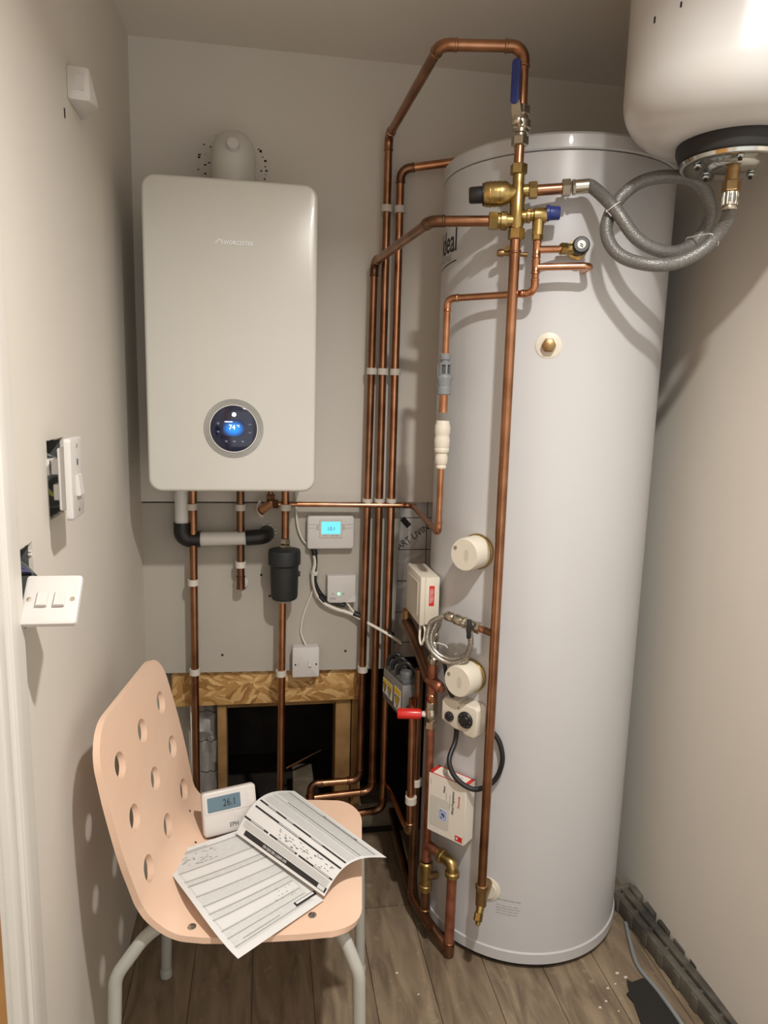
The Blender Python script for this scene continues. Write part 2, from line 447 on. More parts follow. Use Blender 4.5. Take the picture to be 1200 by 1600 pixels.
pb = thing('plasterboard', 'unpainted grey plasterboard sheet fixed below the boiler', 'board', (.3, .006, .578))
g = G(); g.prism([(XL, .590), (.667, .578), (.676, .9), (.678, 1.1), (XL, 1.1)], 0, .013); part(pb, 'sheet', g, 'board')
for (x, z) in ((.265, .885), (.21, .935), (.29, .82), (.52, .64), (.62, .66), (.15, .64), (.3, .86)):
    g = G(); g.lathe((x, .001, z), (0, -1, 0), [(.004, 0), (.004, .0012), (0, .0016)], 10); part(pb, 'screw_head', g, 'hole')

os_ = thing('strand_board', 'strip of oriented strand board under the grey plasterboard', 'board', (.29, .02, .477))
g = G(); g.lohi((.0, .016, .474), (.568, .034, .59), .001); part(os_, 'panel', g, 'osb')

ins = thing('insulation_board', 'silver foil insulation board beside the cylinder with black grid lines', 'insulation', (.9, .05, .62))
g = G(); g.lohi((.66, .034, .60), (1.32, .095, 1.104), .002); part(ins, 'foil_face', g, 'foil')
text_on(ins, 'printed_word', 'ART LIVING', .030, FR(.735, .0335, .995), (0, 0, 0), 'ink', rot=35, sx=.86)
g = G(); g.box((0, 0, 0), (.034, .0006, .018), FR(.703, .0335, 1.036) @ Matrix.Rotation(rad(48), 4, 'Y')); part(ins, 'printed_mark', g, 'ink')

fs = thing('foil_scrap', 'crumpled clear foil scrap behind the pink chair', 'foil', (.09, .06, .0))
t = G(); n = 14
vs = [[None]*9 for _ in range(n)]
for i in range(n):
    for j in range(9):
        vs[i][j] = t.bm.verts.new((.05+.075*j/8, .07+random.uniform(-.012, .012), .02+.45*i/(n-1)))
for i in range(n-1):
    for j in range(8): t.bm.faces.new((vs[i][j], vs[i][j+1], vs[i+1][j+1], vs[i+1][j]))
part(fs, 'sheet', t, 'foil')
g = G(); g.sweep([(.05, .05, .46), (.053, .045, .25), (.05, .05, .02)], .003, 8); solo('white_wire', g, 'cable_white', 'thin white wire hanging in front of the crumpled foil behind the chair', 'wire')
g = G(); g.lohi((XL-.02, .09, 0), (.13, .1, .60)); solo('rear_panel', g, 'board', 'grey board behind the crumpled foil at the left end of the recess', 'board')

for (x0, x1, y0, y1, lab) in ((.131, .158, .03, .12, 'narrow timber stud at the left side of the dark opening'),
                              (.497, .545, .036, .13, 'broad timber stud at the right side of the dark opening'),
                              (.549, .580, .04, .13, 'timber stud right of the broad stud beside the bundled pipes')):
    g = G(); g.lohi((x0, y0, .0), (x1, y1, .60), .002); solo('timber_stud', g, 'timber', lab, 'timber', 'timber studs in the recess')
g = G(); g.lohi((.158, .04, .452), (.497, .12, .50), .002); solo('timber_noggin', g, 'timber', 'horizontal timber noggin under the strand board', 'timber')
g = G(); g.lohi((.56, .06, .0), (.70, .18, .085), .003); solo('timber_block', g, 'timber_grey', 'grey timber block on the floor behind the chair seat', 'timber')
g = G(); g.lohi((.37, .2, .0), (.44, .3, .11), .003); solo('rubble_block', g, 'timber_grey', 'pale block standing deep inside the dark opening', 'block')
g = G(); g.sweep([(.345, .20, .150), (.47, .26, .178)], .005, 10); solo('deep_pipe', g, 'copper', 'short copper pipe glinting deep inside the dark opening', 'pipe')

# door trim at the left edge
g = G(); g.prism([(-1.16, 0), (-1.16, 2.05), (-1.135, 2.05), (-1.135, 0)], -.016, 0, Matrix.Translation((XL, 0, 0)) @ Matrix.Rotation(PI/2, 4, 'Z'), .003)
g.prism([(-1.137, 0), (-1.137, 2.05), (-1.045, 2.05), (-1.045, 0)], -.012, 0, Matrix.Translation((XL, 0, 0)) @ Matrix.Rotation(PI/2, 4, 'Z'), .005)
g.prism([(-1.12, 0), (-1.12, 2.05), (-1.085, 2.05), (-1.085, 0)], -.018, 0, Matrix.Translation((XL, 0, 0)) @ Matrix.Rotation(PI/2, 4, 'Z'), .006)
struct('trim_1', g, 'gloss_trim')
g = G(); g.lohi((XL-.02, -1.185, 0), (XL+.004, -1.1605, 2.03), .002); struct('trim_2', g, 'gloss_trim')
g = G(); g.lohi((XL-.03, -1.9, .005), (XL+.008, -1.187, 2.02), .003); struct('door_1', g, 'door')

# ------------------------------------------------------------------ pipes
def elbow_part(parent, arc, u, w, r, m, ext=.012):
    g = G(); p = [arc[0]+u*ext]+arc+[arc[-1]+w*ext]
    g.sweep(p, r*1.1, 16)
    for c, d in ((p[0], u), (p[-1], w)):
        g.lathe(c-d*.005, d, [(r*1.1, 0), (r*1.2, .0012), (r*1.2, .0045), (r*1.02, .006)], 16)
    return part(parent, 'elbow', g, m)

def pipe(name, label, pts, r, m, fr=.022, elbows=(), em=None, group=None, sleeves=()):
    pts = [V(p) for p in pts]
    low = min(pts, key=lambda p: p.z)
    t = thing(name, label, 'pipe', low, group)
    s, arcs = fillet(pts, fr)
    g = G(); g.sweep(s, r, 18); part(t, 'tube', g, m)
    for i in elbows:
        if i in arcs: elbow_part(t, *arcs[i], r, em or m)
    for (c, d, L) in sleeves:
        c, d = V(c), V(d).normalized(); g = G()
        g.lathe(c-d*L/2, d, [(r*1.02, 0), (r*1.2, .001), (r*1.2, .005), (r*1.1, .006), (r*1.1, L-.006), (r*1.2, L-.005), (r*1.2, L-.001), (r*1.02, L)], 18)
        part(t, 'coupling', g, em or m)
    return t

R22, R15 = .011, .0075
MX, MY = .790, -.597            # main riser
UX, UY = .957, -.29             # direction of the manifold's right-hand ports
def U(d, z, dx=0, dy=0): return V((MX+UX*d+dx, MY+UY*d+dy, z))

PG = 'copper pipes run up the back wall'
pipe('copper_pipe', 'copper pipe looping from the blue-levered valve down the wall, middle of the bundle',
     [(MX-.003, MY, 1.992), (MX-.005, MY, 2.112), (.622, -.568, 2.112), (.607, -.042, 2.112), (.607, -.042, .192), (.40, -.06, .192)],
     R22, 'copper_dull', .026, (1, 2, 3, 4), group=PG)
pipe('copper_pipe', 'copper pipe turning behind the cylinder top, rightmost of the wall bundle',
     [(.86, -.11, 2.055), (.643, -.042, 2.03), (.643, -.042, .125), (.50, -.06, .125)], R22, 'copper', .028, (1, 2), 'copper_dark', group=PG)
pipe('copper_pipe', 'dark copper pipe from the brass manifold to the wall, leftmost of the bundle',
     [U(-.05, 1.783), U(-.178, 1.783), (.576, -.042, 1.783), (.566, -.042, .232), (.415, -.047, .232), (.412, -.10, .20)],
     R22, 'copper_dull', .026, (1, 2, 3, 4), 'copper_dark', group=PG)
pipe('copper_pipe', 'thin copper pipe from under the boiler to the white coupler beside the cylinder',
     [(.30, -.052, 1.106), (.704, -.052, 1.102), (.684, -.46, 1.10), (.684, -.46, 1.27)], R15, 'copper', .016, (1, 2))
pipe('copper_pipe', 'thin copper pipe between the manifold relief outlet and the grey tundish',
     [(.684, -.46, 1.50), (.684, -.46, 1.640), (.832, -.609, 1.640), (.832, -.609, 1.752)], R15, 'copper', .016, (1, 2),
     sleeves=(((.832, -.609, 1.7265), (0, 0, 1), .034), ((.832, -.609, 1.692), (0, 0, 1), .03)))
pipe('copper_pipe', 'short bright copper tube joining the grey tundish and the white coupler', [(.684, -.46, 1.385), (.684, -.46, 1.435)], .0095, 'copper')
pipe('copper_pipe', 'short copper branch to the black-knobbed relief valve', [(.832, -.609, 1.7265), (.893, -.612, 1.731)], R15, 'copper')
pipe('copper_pipe', 'short copper stub pointing right below the black-knobbed valve', [(.832, -.609, 1.692), (.938, -.645, 1.694), (.945, -.592, 1.694)], R15, 'copper', .013)
pipe('copper_pipe', 'long tarnished riser standing in front of the white cylinder',
     [(MX-.001, MY, 1.752), (MX+.003, MY+.002, .255)], R22, 'copper_dull',
     sleeves=(((MX-.001, MY, 1.722), (0, 0, 1), .008),))
pipe('copper_pipe', 'short copper stub between the levered ball valve and brass manifold', [(MX-.003, MY, 1.885), (MX-.003, MY, 1.937)], R22*.95, 'copper')
pipe('copper_pipe', 'short copper stub between the brass manifold and grey hose', [U(.03, 1.842), U(.100, 1.846)], R22, 'copper_dull')
BG = 'copper pipes below the boiler'
pipe('copper_pipe', 'long copper pipe down from the left of the boiler behind the pink chair', [(.078, -.052, 1.19), (.072, -.052, .02)], R22, 'copper_dull', group=BG)
pipe('copper_pipe', 'short dark copper pipe stub behind the white waste pipe', [(.208, -.042, 1.19), (.207, -.042, .855)], R22, 'copper_dark', group=BG, sleeves=(((.207, -.042, .875), (0, 0, 1), .04),))
pipe('copper_pipe', 'copper pipe between the boiler and the black filter', [(.334, -.062, 1.19), (.334, -.062, .975)], R22, 'copper_dull', group=BG)
pipe('copper_pipe', 'long copper pipe below the black filter down in front of the opening', [(.327, -.062, .835), (.32, -.062, .02)], R22, 'copper', group=BG)

# compression valve at the boiler end of the thin pipe
t = thing('service_valve', 'small brass service valve under the boiler at the start of the thin pipe', 'valve', (.28, -.052, 1.09))
g = G(); g.cyl((.292, -.052, 1.106), (.292, -.052, 1.185), R15, seg=16); part(t, 'tail', g, 'copper_dark')
g = G(); g.hexnut((.314, -.052, 1.106), (.298, -.052, 1.106), .0135); g.hexnut((.292, -.052, 1.118), (.292, -.052, 1.134), .0135); g.lathe((.292, -.052, 1.106), (0, 0, 1), [(.006, -.011), (.012, -.008), (.012, .01), (.009, .013)], 18); part(t, 'body', g, 'copper_dark')
g = G(); g.hexnut((.288, -.056, 1.105), (.262, -.075, 1.088), .0125); part(t, 'drain_nut', g, 'copper')
g = G(); g.sweep(spline([(.262, -.045, 1.115), (.256, -.05, 1.095), (.262, -.05, 1.075), (.270, -.045, 1.068)]), .004, 8); part(t, 'tag_loop', g, 'clip')

# ------------------------------------------------------------------ pipe clips
CG = 'white pipe clips'
def clip(x, y, z, label, depth=.042, r=R22):
    t = thing('pipe_clip', label, 'clip', (x, 0, z-.01), CG)
    g = G(); g.lohi((x-.010, y+r*.6, z-.009), (x+.010, -.0005, z+.009), .002); part(t, 'base', g, 'clip')
    g = G(); arc = [(x+(r+.0022)*math.cos(a), y+(r+.0022)*math.sin(a), z) for a in [rad(-150+300*k/18+90+180) for k in range(19)]]
    ring_o = G()
    bm = ring_o.bm; rows = []
    for k in range(21):
        a = rad(-60+300*k/20+180+0)-PI/2+rad(0)
        a = rad(120+300*k/20)
        rows.append([bm.verts.new((x+q*math.cos(a), y+q*math.sin(a), z+h)) for q, h in ((r+.0004, -.009), (r+.0045, -.009), (r+.0045, .009), (r+.0004, .009))])
    for a, b in zip(rows, rows[1:]):
        for k in range(4): bm.faces.new((a[k], a[(k+1) % 4], b[(k+1) % 4], b[k]))
    bm.faces.new(rows[0][::-1]); bm.faces.new(rows[-1])
    bmesh.ops.recalc_face_normals(bm, faces=bm.faces)
    part(t, 'collar', ring_o, 'clip'); g.bm.free()
    return t
for x, which in ((.607, 'middle'), (.643, 'right')):
    clip(x, -.042, 1.925, 'white clip near the ceiling round the %s pipe of the wall bundle' % which)
for z, h in ((1.486, 'halfway up the wall'), (1.112, 'just above the thin horizontal pipe')):
    for x, which in ((.575 if z > 1.2 else .572, 'left'), (.607, 'middle'), (.643, 'right')):
        clip(x, -.042, z, 'white clip %s round the %s pipe of the wall bundle' % (h, which))
clip(.569, -.042, .597, 'white clip at the plasterboard bottom edge round the left pipe of the bundle')
for z, h in ((1.098, 'on the long pipe beside the white waste elbow, topmost of its three'), (.880, 'on the long left pipe below the black waste elbow'), (.612, 'on the long left pipe just above the pink chair back')):
    clip(.0745, -.052, z, 'white clip %s' % h)
clip(.208, -.042, 1.095, 'white clip under the boiler on the short dark stub pipe')
clip(.207, -.042, .928, 'white clip near the cut end of the short dark stub pipe')
clip(.323, -.062, .602, 'white clip beside the fused switch on the filter pipe')
clip(.334, -.062, 1.098, 'white clip under the boiler on the pipe into the black filter')

# filler round the stub end
g = G(); g.lathe((.207, -.0005, .86), (0, -1, 0), [(.022, 0), (.02, .004), (.012, .012), (0, .015)], 14); solo('filler_patch', g, 'putty', 'small white filler patch on the plasterboard behind the short stub pipe', 'patch')

# ------------------------------------------------------------------ boiler
bo = thing('boiler', 'white wall-hung boiler with round display on the back wall', 'boiler', (.2, -.155, 1.177))
BM = FR(.2, 0, 1.539)
g = G(); g.prism(rrect(.392, .70, .03, 8), -.285, -.001, BM); part(bo, 'casing', g, 'boiler')
g = G(); g.prism(rrect(.4, .724, .032, 10), -.312, -.262, BM, .008, 4); part(bo, 'front_panel', g, 'boiler')
g = G(); g.lohi((.17, -.24, 1.168), (.27, -.10, 1.19), .008); part(bo, 'bottom_tray', g, 'white')
DM = FR(.202, -.3125, 1.331)
def ring(r0, r1, y0=0., y1=.001, seg=64, mtx=DM):
    t = G(); t.lathe((0, 0, 0), (0, -1, 0), [(r0, y0), (r0, y1), (r1, y1), (r1, y0), (r0, y0)], seg, None)
    bm = t.bm
    bmesh.ops.delete(bm, geom=[f for f in bm.faces if len(f.verts) > 4], context='FACES_ONLY')
    bmesh.ops.transform(bm, matrix=mtx, verts=bm.verts); return t
g = G(); g.lathe((0, 0, 0), (0, -1, 0), [(.0555, -.001), (.0555, .0012), (.054, .002), (0, .002)], 64, DM); disp = part(bo, 'display', g, 'glass')
for r0, r1 in ((.0696, .0703), (.0664, .0672), (.0630, .0639), (.0592, .0602)):
    part(bo, 'trim_ring', ring(r0, r1), 'ink')
part(bo, 'trim_ring', ring(.0556, .0586, y1=.0016), 'white')
g = G(); g.prism(rrect(.052, .040, .012, 4, 0, .002), -.0026, -.002, DM); part(disp, 'screen', g, 'screen')
text_on(disp, 'temperature_digits', '74', .0165, DM, (-.004, -.003, .003), 'text_lit', sx=.95)
text_on(disp, 'degree_sign', '\u00b0C', .007, DM, (.0105, -.003, .0065), 'text_lit')
g = G(); g.box((-.012, -.003, .0165), (.018, .0004, .0022), DM); part(disp, 'status_line', g, 'text_lit')
g = G(); g.lathe((.001, -.002, .034), (0, -1, 0), [(.0048, 0), (.0048, .0006), (0, .001)], 20, DM); part(disp, 'indicator_light', g, 'led_white')
for (x, z, k) in ((-.037, .012, 0), (-.037, -.008, 0), (.0385, .011, 1), (.0385, -.009, 2), (-.018, -.031, 0), (.001, -.031, 0), (.021, -.031, 0)):
    g = G()
    if k == 0:
        g.box((x, -.0024, z+.0014), (.006, .0004, .0009), DM); g.box((x+.0006, -.0024, z-.001), (.0045, .0004, .0009), DM)
    else:
        s = 1 if k == 1 else -1
        for q in (-1, 1): g.box((0, 0, 0), (.0042, .0004, .0008), DM @ Matrix.Translation((x+q*.0016, -.0024, z)) @ Matrix.Rotation(rad(35*q*s), 4, 'Y'))
    part(disp, 'touch_icon', g, 'icon')
text_on(bo, 'logo_shadow', 'WORCESTER', .0125, FR(.2165, -.3122, 1.7595), (0, 0, 0), 'logo_dark', bold=.0002, sx=.92)
text_on(bo, 'logo_letters', 'WORCESTER', .0125, FR(.216, -.3126, 1.760), (0, 0, 0), 'logo_metal', bold=.0003, sx=.92)
g = G()
for q, (x0, z0, x1, z1) in enumerate(((.163, 1.7575, .172, 1.767), (.172, 1.767, .179, 1.764), (.177, 1.764, .180, 1.7575))):
    a = math.atan2(z1-z0, x1-x0); L = math.hypot(x1-x0, z1-z0)
    g.box((0, 0, 0), (L, .0005, .002), FR((x0+x1)/2, -.3125, (z0+z1)/2) @ Matrix.Rotation(-a, 4, 'Y'))
part(bo, 'logo_emblem', g, 'logo_metal')

fl = thing('flue_elbow', 'white flue elbow on top of the boiler going through the wall', 'flue', (.198, -.13, 1.90))
g = G(); s, _ = fillet([(.198, -.135, 1.88), (.198, -.135, 2.022), (.198, .02, 2.022)], .055, 14); g.sweep(s, .054, 32); part(fl, 'elbow_duct', g, 'boiler')
g = G(); g.lathe((.200, -.180, 2.012), (0, -1, .35), [(.0165, -.03), (.0165, .008), (.014, .012), (0, .013)], 28); part(fl, 'test_plug', g, 'white')
g = G(); g.lathe((.198, -.135, 1.89), (0, 0, 1), [(.058, 0), (.058, .022), (.054, .026)], 32); part(fl, 'collar', g, 'boiler')
g = G(); g.lathe((.190, .0, 2.012), (0, -1, 0), [(.088, -.01), (.088, .0015), (.08, .004), (.04, .004)], 40); part(fl, 'wall_seal', g, 'wall')
g = G()
random.seed(11)
for k in range(70):
    a = random.uniform(0, 2*PI)
    if k < 50: rr = random.uniform(.086, .091)
    else: rr = random.uniform(.055, .08)
    s = random.uniform(.0012, .004)
    g.box((.190+rr*math.cos(a), -.0028 if rr < .084 else -.001, 2.012+rr*math.sin(a)), (s*1.8, .003, s), None)
part(fl, 'dark_crumbs', g, 'hole')

# ------------------------------------------------------------------ waste pipe, filter
wp = thing('waste_pipe', 'white and black condensate waste pipe under the boiler', 'pipe', (.16, -.04, 1.0))
g = G(); g.cyl((.046, -.045, 1.038), (.046, -.045, 1.19), .019, bev=.001); part(wp, 'white_tube', g, 'pipe_white', 'white vertical tube')
g = G(); g.cyl((.085, -.045, 1.004), (.226, -.045, 1.006), .0195, bev=.001); part(wp, 'white_tube', g, 'pipe_white', 'white horizontal tube')
g = G(); s, _ = fillet([(.046, -.045, 1.052), (.046, -.045, 1.004), (.096, -.045, 1.004)], .03, 10); g.sweep(s, .0238, 24); part(wp, 'black_elbow', g, 'black', 'black elbow')
g = G(); s, _ = fillet([(.222, -.045, 1.006), (.278, -.045, 1.010), (.281, .012, 1.012)], .026, 10); g.sweep(s, .0225, 24); part(wp, 'black_elbow', g, 'black', 'black elbow entering the wall')
g = G()
for k in range(16):
    a = 2*PI*k/16; s = random.uniform(.003, .007)
    g.box((.281+.026*math.cos(a), -.0015, 1.012+.026*math.sin(a)), (s*1.6, .004, s), None, .001, 1)
part(wp, 'torn_hole_edge', g, 'putty')

mf = thing('magnetic_filter', 'black cylindrical filter body in the pipe below the boiler', 'filter', (.331, -.075, .835))
FX, FY = .331, -.078
g = G(); g.lathe((FX, FY, .832), (0, 0, 1), [(.030, 0), (.036, .004), (.0385, .012), (.040, .085), (.0405, .10), (.046, .106), (.046, .138), (.044, .146), (.028, .150), (0, .150)], 40); part(mf, 'canister', g, 'filter')
g = G(); g.lohi((FX+.036, FY-.006, .90), (FX+.045, FY+.006, .914), .002); part(mf, 'release_tab', g, 'filter')
g = G(); g.hexnut((FX+.002, FY+.008, .98), (FX+.002, FY+.008, .992), .016); g.hexnut((.334, -.066, .992), (.334, -.064, 1.008), .0145); part(mf, 'union_nut', g, 'nickel')
g = G(); g.lathe((FX-.001, FY+.008, .822), (0, 0, 1), [(.016, 0), (.018, .002), (.018, .014)], 24); part(mf, 'lower_collar', g, 'clip')

# ------------------------------------------------------------------ wall controls
pr = thing('programmer', 'white heating programmer with lit cyan screen on the plasterboard', 'controller', (.467, -.015, .968))
PM = FR(.467, 0, 1.017)
poly = rrect(.138, .098, .008, 5)
poly = [(x, z-(.004 if z < -.03 and abs(x) < .05 else 0)) for x, z in poly]
g = G(); g.prism(poly, -.03, -.0005, PM, .004, 3); part(pr, 'casing', g, 'white')
g = G(); g.prism(rrect(.068, .056, .004, 4, .0, .012), -.0318, -.029, PM, .001, 1); sp_ = part(pr, 'screen_bezel', g, 'clip')
g = G(); g.prism(rrect(.056, .037, .002, 3, .0, .015), -.0324, -.031, PM); part(sp_, 'screen', g, 'lcd_cyan')
text_on(sp_, 'time_digits', '10:1', .016, PM, (.001, -.0327, .012), 'dgrey', sx=.9)
for x in (-.038, .038):
    for z, mm in ((.024, 'clip'), (.018, 'white'), (.012, 'clip')):
        g = G(); g.box((x, -.031, z), (.008, .004, .004), PM, .001, 1); part(pr, 'button', g, mm)
g = G()
for x in (-.055, .055):
    for z in (.025, .014): g.box((x, -.0302, z), (.022, .0004, .0010), PM)
for x in (-.017, .005, .018): g.box((x, -.0321, -.0085), (.009, .0004, .002), PM)
part(pr, 'printed_legend', g, 'ink_grey')

rc = thing('receiver', 'small white receiver box with green light below the programmer', 'controller', (.502, -.015, .80))
RM = FR(.502, 0, .843)
g = G(); g.prism([(-.043, .043), (-.043, -.034), (-.036, -.041), (0, -.0425), (.043, -.036), (.043, .043)], -.027, -.0005, RM, .004, 3); part(rc, 'casing', g, 'white')
g = G(); g.prism([(.012, -.041), (.043, -.019), (.043, -.040)], -.0285, -.02, RM, .001, 1); part(rc, 'corner_flap', g, 'white')
g = G(); g.lathe((-.008, -.027, -.013), (0, -1, 0), [(.0042, 0), (.0042, .0008), (0, .0014)], 18, RM); part(rc, 'green_light', g, 'led_green')
for x in (-.026, .006):
    g = G(); g.box((x, -.0273, -.013), (.005, .0006, .004), RM); part(rc, 'symbol', g, 'ink_grey')
text_on(rc, 'brand_letters', 'EPH', .011, RM, (-.026, -.0273, -.028), 'ink_grey', bold=.0002)

def rocker(parent, mtx, x, z, w, h, y, name='rocker'):
    g = G(); g.prism([(-w/2, -h/2), (w/2, -h/2), (w/2, h/2), (-w/2, h/2)], y-.004, y+.002, mtx @ Matrix.Translation((x, 0, z)) @ Matrix.Rotation(rad(-5), 4, 'X'), .0008, 1)
    return part(parent, name, g, 'white')
sw = thing('fused_spur', 'white switched fuse spur on the plasterboard edge above the strand board', 'switch', (.397, -.02, .577))
SM = FR(.397, 0, .622)
g = G(); g.prism(rrect(.078, .09, .004, 4), -.03, -.0005, SM, .002, 2); part(sw, 'back_box', g, 'white')
g = G(); g.prism(rrect(.081, .094, .005, 4), -.038, -.029, SM, .003, 2); part(sw, 'face_plate', g, 'white')
rocker(sw, SM, .012, -.006, .011, .021, -.0385)
for x in (-.031, .031):
    g = G(); g.lathe((x, -.038, -.006), (0, -1, 0), [(.0028, 0), (.0028, .0006), (0, .0007)], 14, SM); part(sw, 'screw', g, 'hole')
g = G(); g.box((-.021, -.0382, -.006), (.0012, .0006, .016), SM); part(sw, 'fuse_slot', g, 'ink_grey')

# cables on the board
def cable(name, label, pts, r, m, n=8, group=None):
    g = G(); g.sweep(spline(pts, n), r, 10); return solo(name, g, m, label, 'cable', group)
cable('cable', 'thin white cable from the boiler to the left side of the programmer', [(.365, -.012, 1.19), (.366, -.012, 1.09), (.372, -.012, 1.03), (.388, -.010, .99), (.404, -.006, .975)], .003, 'cable_white')
t = thing('cable_bundle', 'taped black and white cables curving from the programmer past the receiver', 'cable', (.5, -.012, .69))
blk = [(.418, -.016, .972), (.424, -.014, .93), (.421, -.014, .88), (.430, -.014, .845), (.452, -.014, .815), (.487, -.014, .797), (.515, -.014, .790)]
g = G(); g.sweep(spline(blk), .0062, 12); part(t, 'black_sheath', g, 'black')
for off in ((-.006, -.020, .0), (-.002, -.0225, -.004)):
    wh = [(.420, 0, .955), (.424, 0, .925), (.418, 0, .885), (.424, 0, .845), (.446, 0, .808), (.487, 0, .785), (.530, 0, .770), (.575, -.015, .748), (.64, -.05, .718), (.68, -.06, .692)]
    g = G(); g.sweep(spline([(x+off[0]*.6, y+off[1], z+off[2]) for x, y, z in wh]), .0032, 10); part(t, 'white_core', g, 'cable_white')
g = G(); g.sweep(spline([(.520, -.02, .80), (.532, -.022, .782), (.545, -.022, .766)]), .0035, 10); part(t, 'white_core', g, 'cable_white', 'short white lead from the receiver')
for (a, b, r) in (((.417, -.018, .972), (.422, -.018, .948), .009), ((.437, -.019, .824), (.452, -.019, .806), .0085), ((.540, -.022, .768), (.563, -.026, .757), .0088), ((.640, -.066, .720), (.655, -.069, .709), .0088)):
    g = G(); g.cyl(a, b, r, seg=14, bev=.001); part(t, 'tape', g, 'black')
g = G(); g.lathe((.422, -.014, .892), (0, 0, 1), [(.012, -.006), (.0125, -.005), (.0125, .005), (.012, .006)], 18); g.lohi((.412, -.012, .886), (.434, -.0005, .899), .002); part(t, 'cable_clip', g, 'clip')
cable('cable', 'thin white cable looping from the cable bundle down to the fused spur', [(.424, -.008, .86), (.412, -.006, .82), (.392, -.005, .765), (.383, -.005, .715), (.388, -.008, .69), (.398, -.015, .668)], .0026, 'cable_white')

# ------------------------------------------------------------------ hot water cylinder
AX, AY, CR, CH = .985, -.314, .275, 1.972
def CP(a, z, r=CR): return V((AX-r*math.sin(rad(a)), AY-r*math.cos(rad(a)), z))
def CN(a): return V((-math.sin(rad(a)), -math.cos(rad(a)), 0))
def CF(a, z, r=CR): p = CP(a, z, r); return FR(p.x, p.y, p.z, -a)
cy = thing('water_cylinder', 'tall white hot water cylinder standing in the right corner', 'cylinder', (AX, AY, 0))
g = G(); g.lathe((AX, AY, 0), (0, 0, 1), [(CR-.012, .012), (CR-.003, .016), (CR-.003, .045), (CR, .048), (CR, 1.935), (CR-.01, 1.94), (0, 1.94)], 128); part(cy, 'jacket', g, 'cyl')
g = G(); g.lathe((AX, AY, 0), (0, 0, 1), [(CR+.001, 1.938), (CR+.0035, 1.941), (CR+.0035, CH-.006), (CR-.002, CH), (0, CH)], 128); part(cy, 'lid', g, 'cyl')
g = G(); g.lathe((AX, AY, 0), (0, 0, 1), [(CR-.03, 0), (CR-.01, .002), (CR-.01, .014)], 96); part(cy, 'base_ring', g, 'black')
g = G(); g.lathe((AX, AY, .046), (0, 0, 1), [(CR-.001, -.03), (CR+.0025, -.028), (CR+.0035, 0), (CR+.001, .003)], 128); part(cy, 'bottom_rim', g, 'cyl')
def wrap_text(body, size, a0, z, name, m, bold=0., sx=1.):
    g = text_mesh(body, size, 'CENTER', .0001, bold, sx)
    for v in g.bm.verts:
        a = a0-math.degrees(v.co.x/CR); p = CP(a, z+v.co.y, CR+.0006+v.co.z); v.co = p
    return part(cy, name, g, m)
wrap_text('Ideal', .074, 85.7, 1.783, 'brand_letters', 'ink', .0008, .78)
wrap_text('HEATING', .024, 90, 1.747, 'brand_subtitle', 'ink_grey', 0., 1.0)
def wrap_strip(a0, z0, a1, z1, h, name, m, r=.0006):
    g = G(); n = 12; prev = None
    for k in range(n+1):
        f = k/n; a = a0+(a1-a0)*f; z = z0+(z1-z0)*f
        cur = [g.bm.verts.new(CP(a, z+q, CR+r)) for q in (-h/2, h/2)]
        if prev: g.bm.faces.new((prev[0], cur[0], cur[1], prev[1]))
        prev = cur
    return g
part(cy, 'brand_underline', wrap_strip(100, 1.728, 74.5, 1.738, .003, 'u', 'ink'), 'ink')
# immersion heaters
for a, z, lab in ((50, 1.062, 'upper immersion heater cap'), (50.5, .752, 'lower immersion heater cap')):
    n = CN(a); b = CP(a, z, CR-.004)
    g = G(); g.lathe(b, n, [(.041, 0), (.0425, .002), (.0425, .009), (.041, .011), (.03, .011)], 40); im = part(cy, 'immersion_heater', g, 'brass', 'brass immersion heater boss')
    g = G(); g.lathe(b, n, [(.0390, .008), (.0390, .058), (.0365, .062), (0, .062)], 40); cap = part(im, 'cap', g, 'cream', lab)
    fm = CF(a, z, CR+.0582)
    g = G(); g.lathe((-.024, 0, .014), (0, -1, 0), [(.004, 0), (.004, .002), (0, .003)], 12, fm); g.lathe((.0, 0, 0), (0, -1, 0), [(.0005, 0), (.0005, .0005)], 6, fm); part(im, 'screw', g, 'nickel')
    g = G()
    for k in range(7):
        w = (.006, .011, .013, .010, .013, .011, .006)[k]
        g.box((.006, -.0002, .012-.0042*k), (w, .0003, .0007), fm)
    part(im, 'printed_label', g, 'ink_grey')
# blanking plug
n = CN(21); b = CP(21, 1.537, CR-.002)
g = G(); g.lathe(b, n, [(.028, 0), (.028, .0025), (.026, .0035), (0, .0035)], 36); pl_ = part(cy, 'blanking_plug', g, 'cream')
g = G(); g.hexnut(b+n*.003, b+n*.019, .0155); part(pl_, 'hex_head', g, 'bronze')
# lower boss
A0 = 34.8
bz = .205
b = CP(A0, bz, CR-.002); n = CN(A0)
g = G(); g.lathe(b, n, [(.032, 0), (.032, .003), (.026, .006), (.024, .006), (.022, .009), (0, .009)], 36); part(cy, 'boss_flange', g, 'cream')
g = G()
for k, (z, l) in enumerate(((.186, 1.), (.170, .9), (.163, 1.), (.156, .95), (.148, .9))):
    for q in range(4):
        gg = wrap_strip(30-l*13*(q/4), z, 30-l*13*((q+.85)/4), z, .0011 if k else .0018, '', '')
        me = bpy.data.meshes.new('x'); gg.bm.to_mesh(me); g.bm.from_mesh(me); bpy.data.meshes.remove(me); gg.bm.free()
part(cy, 'printed_notice', g, 'ink_grey')

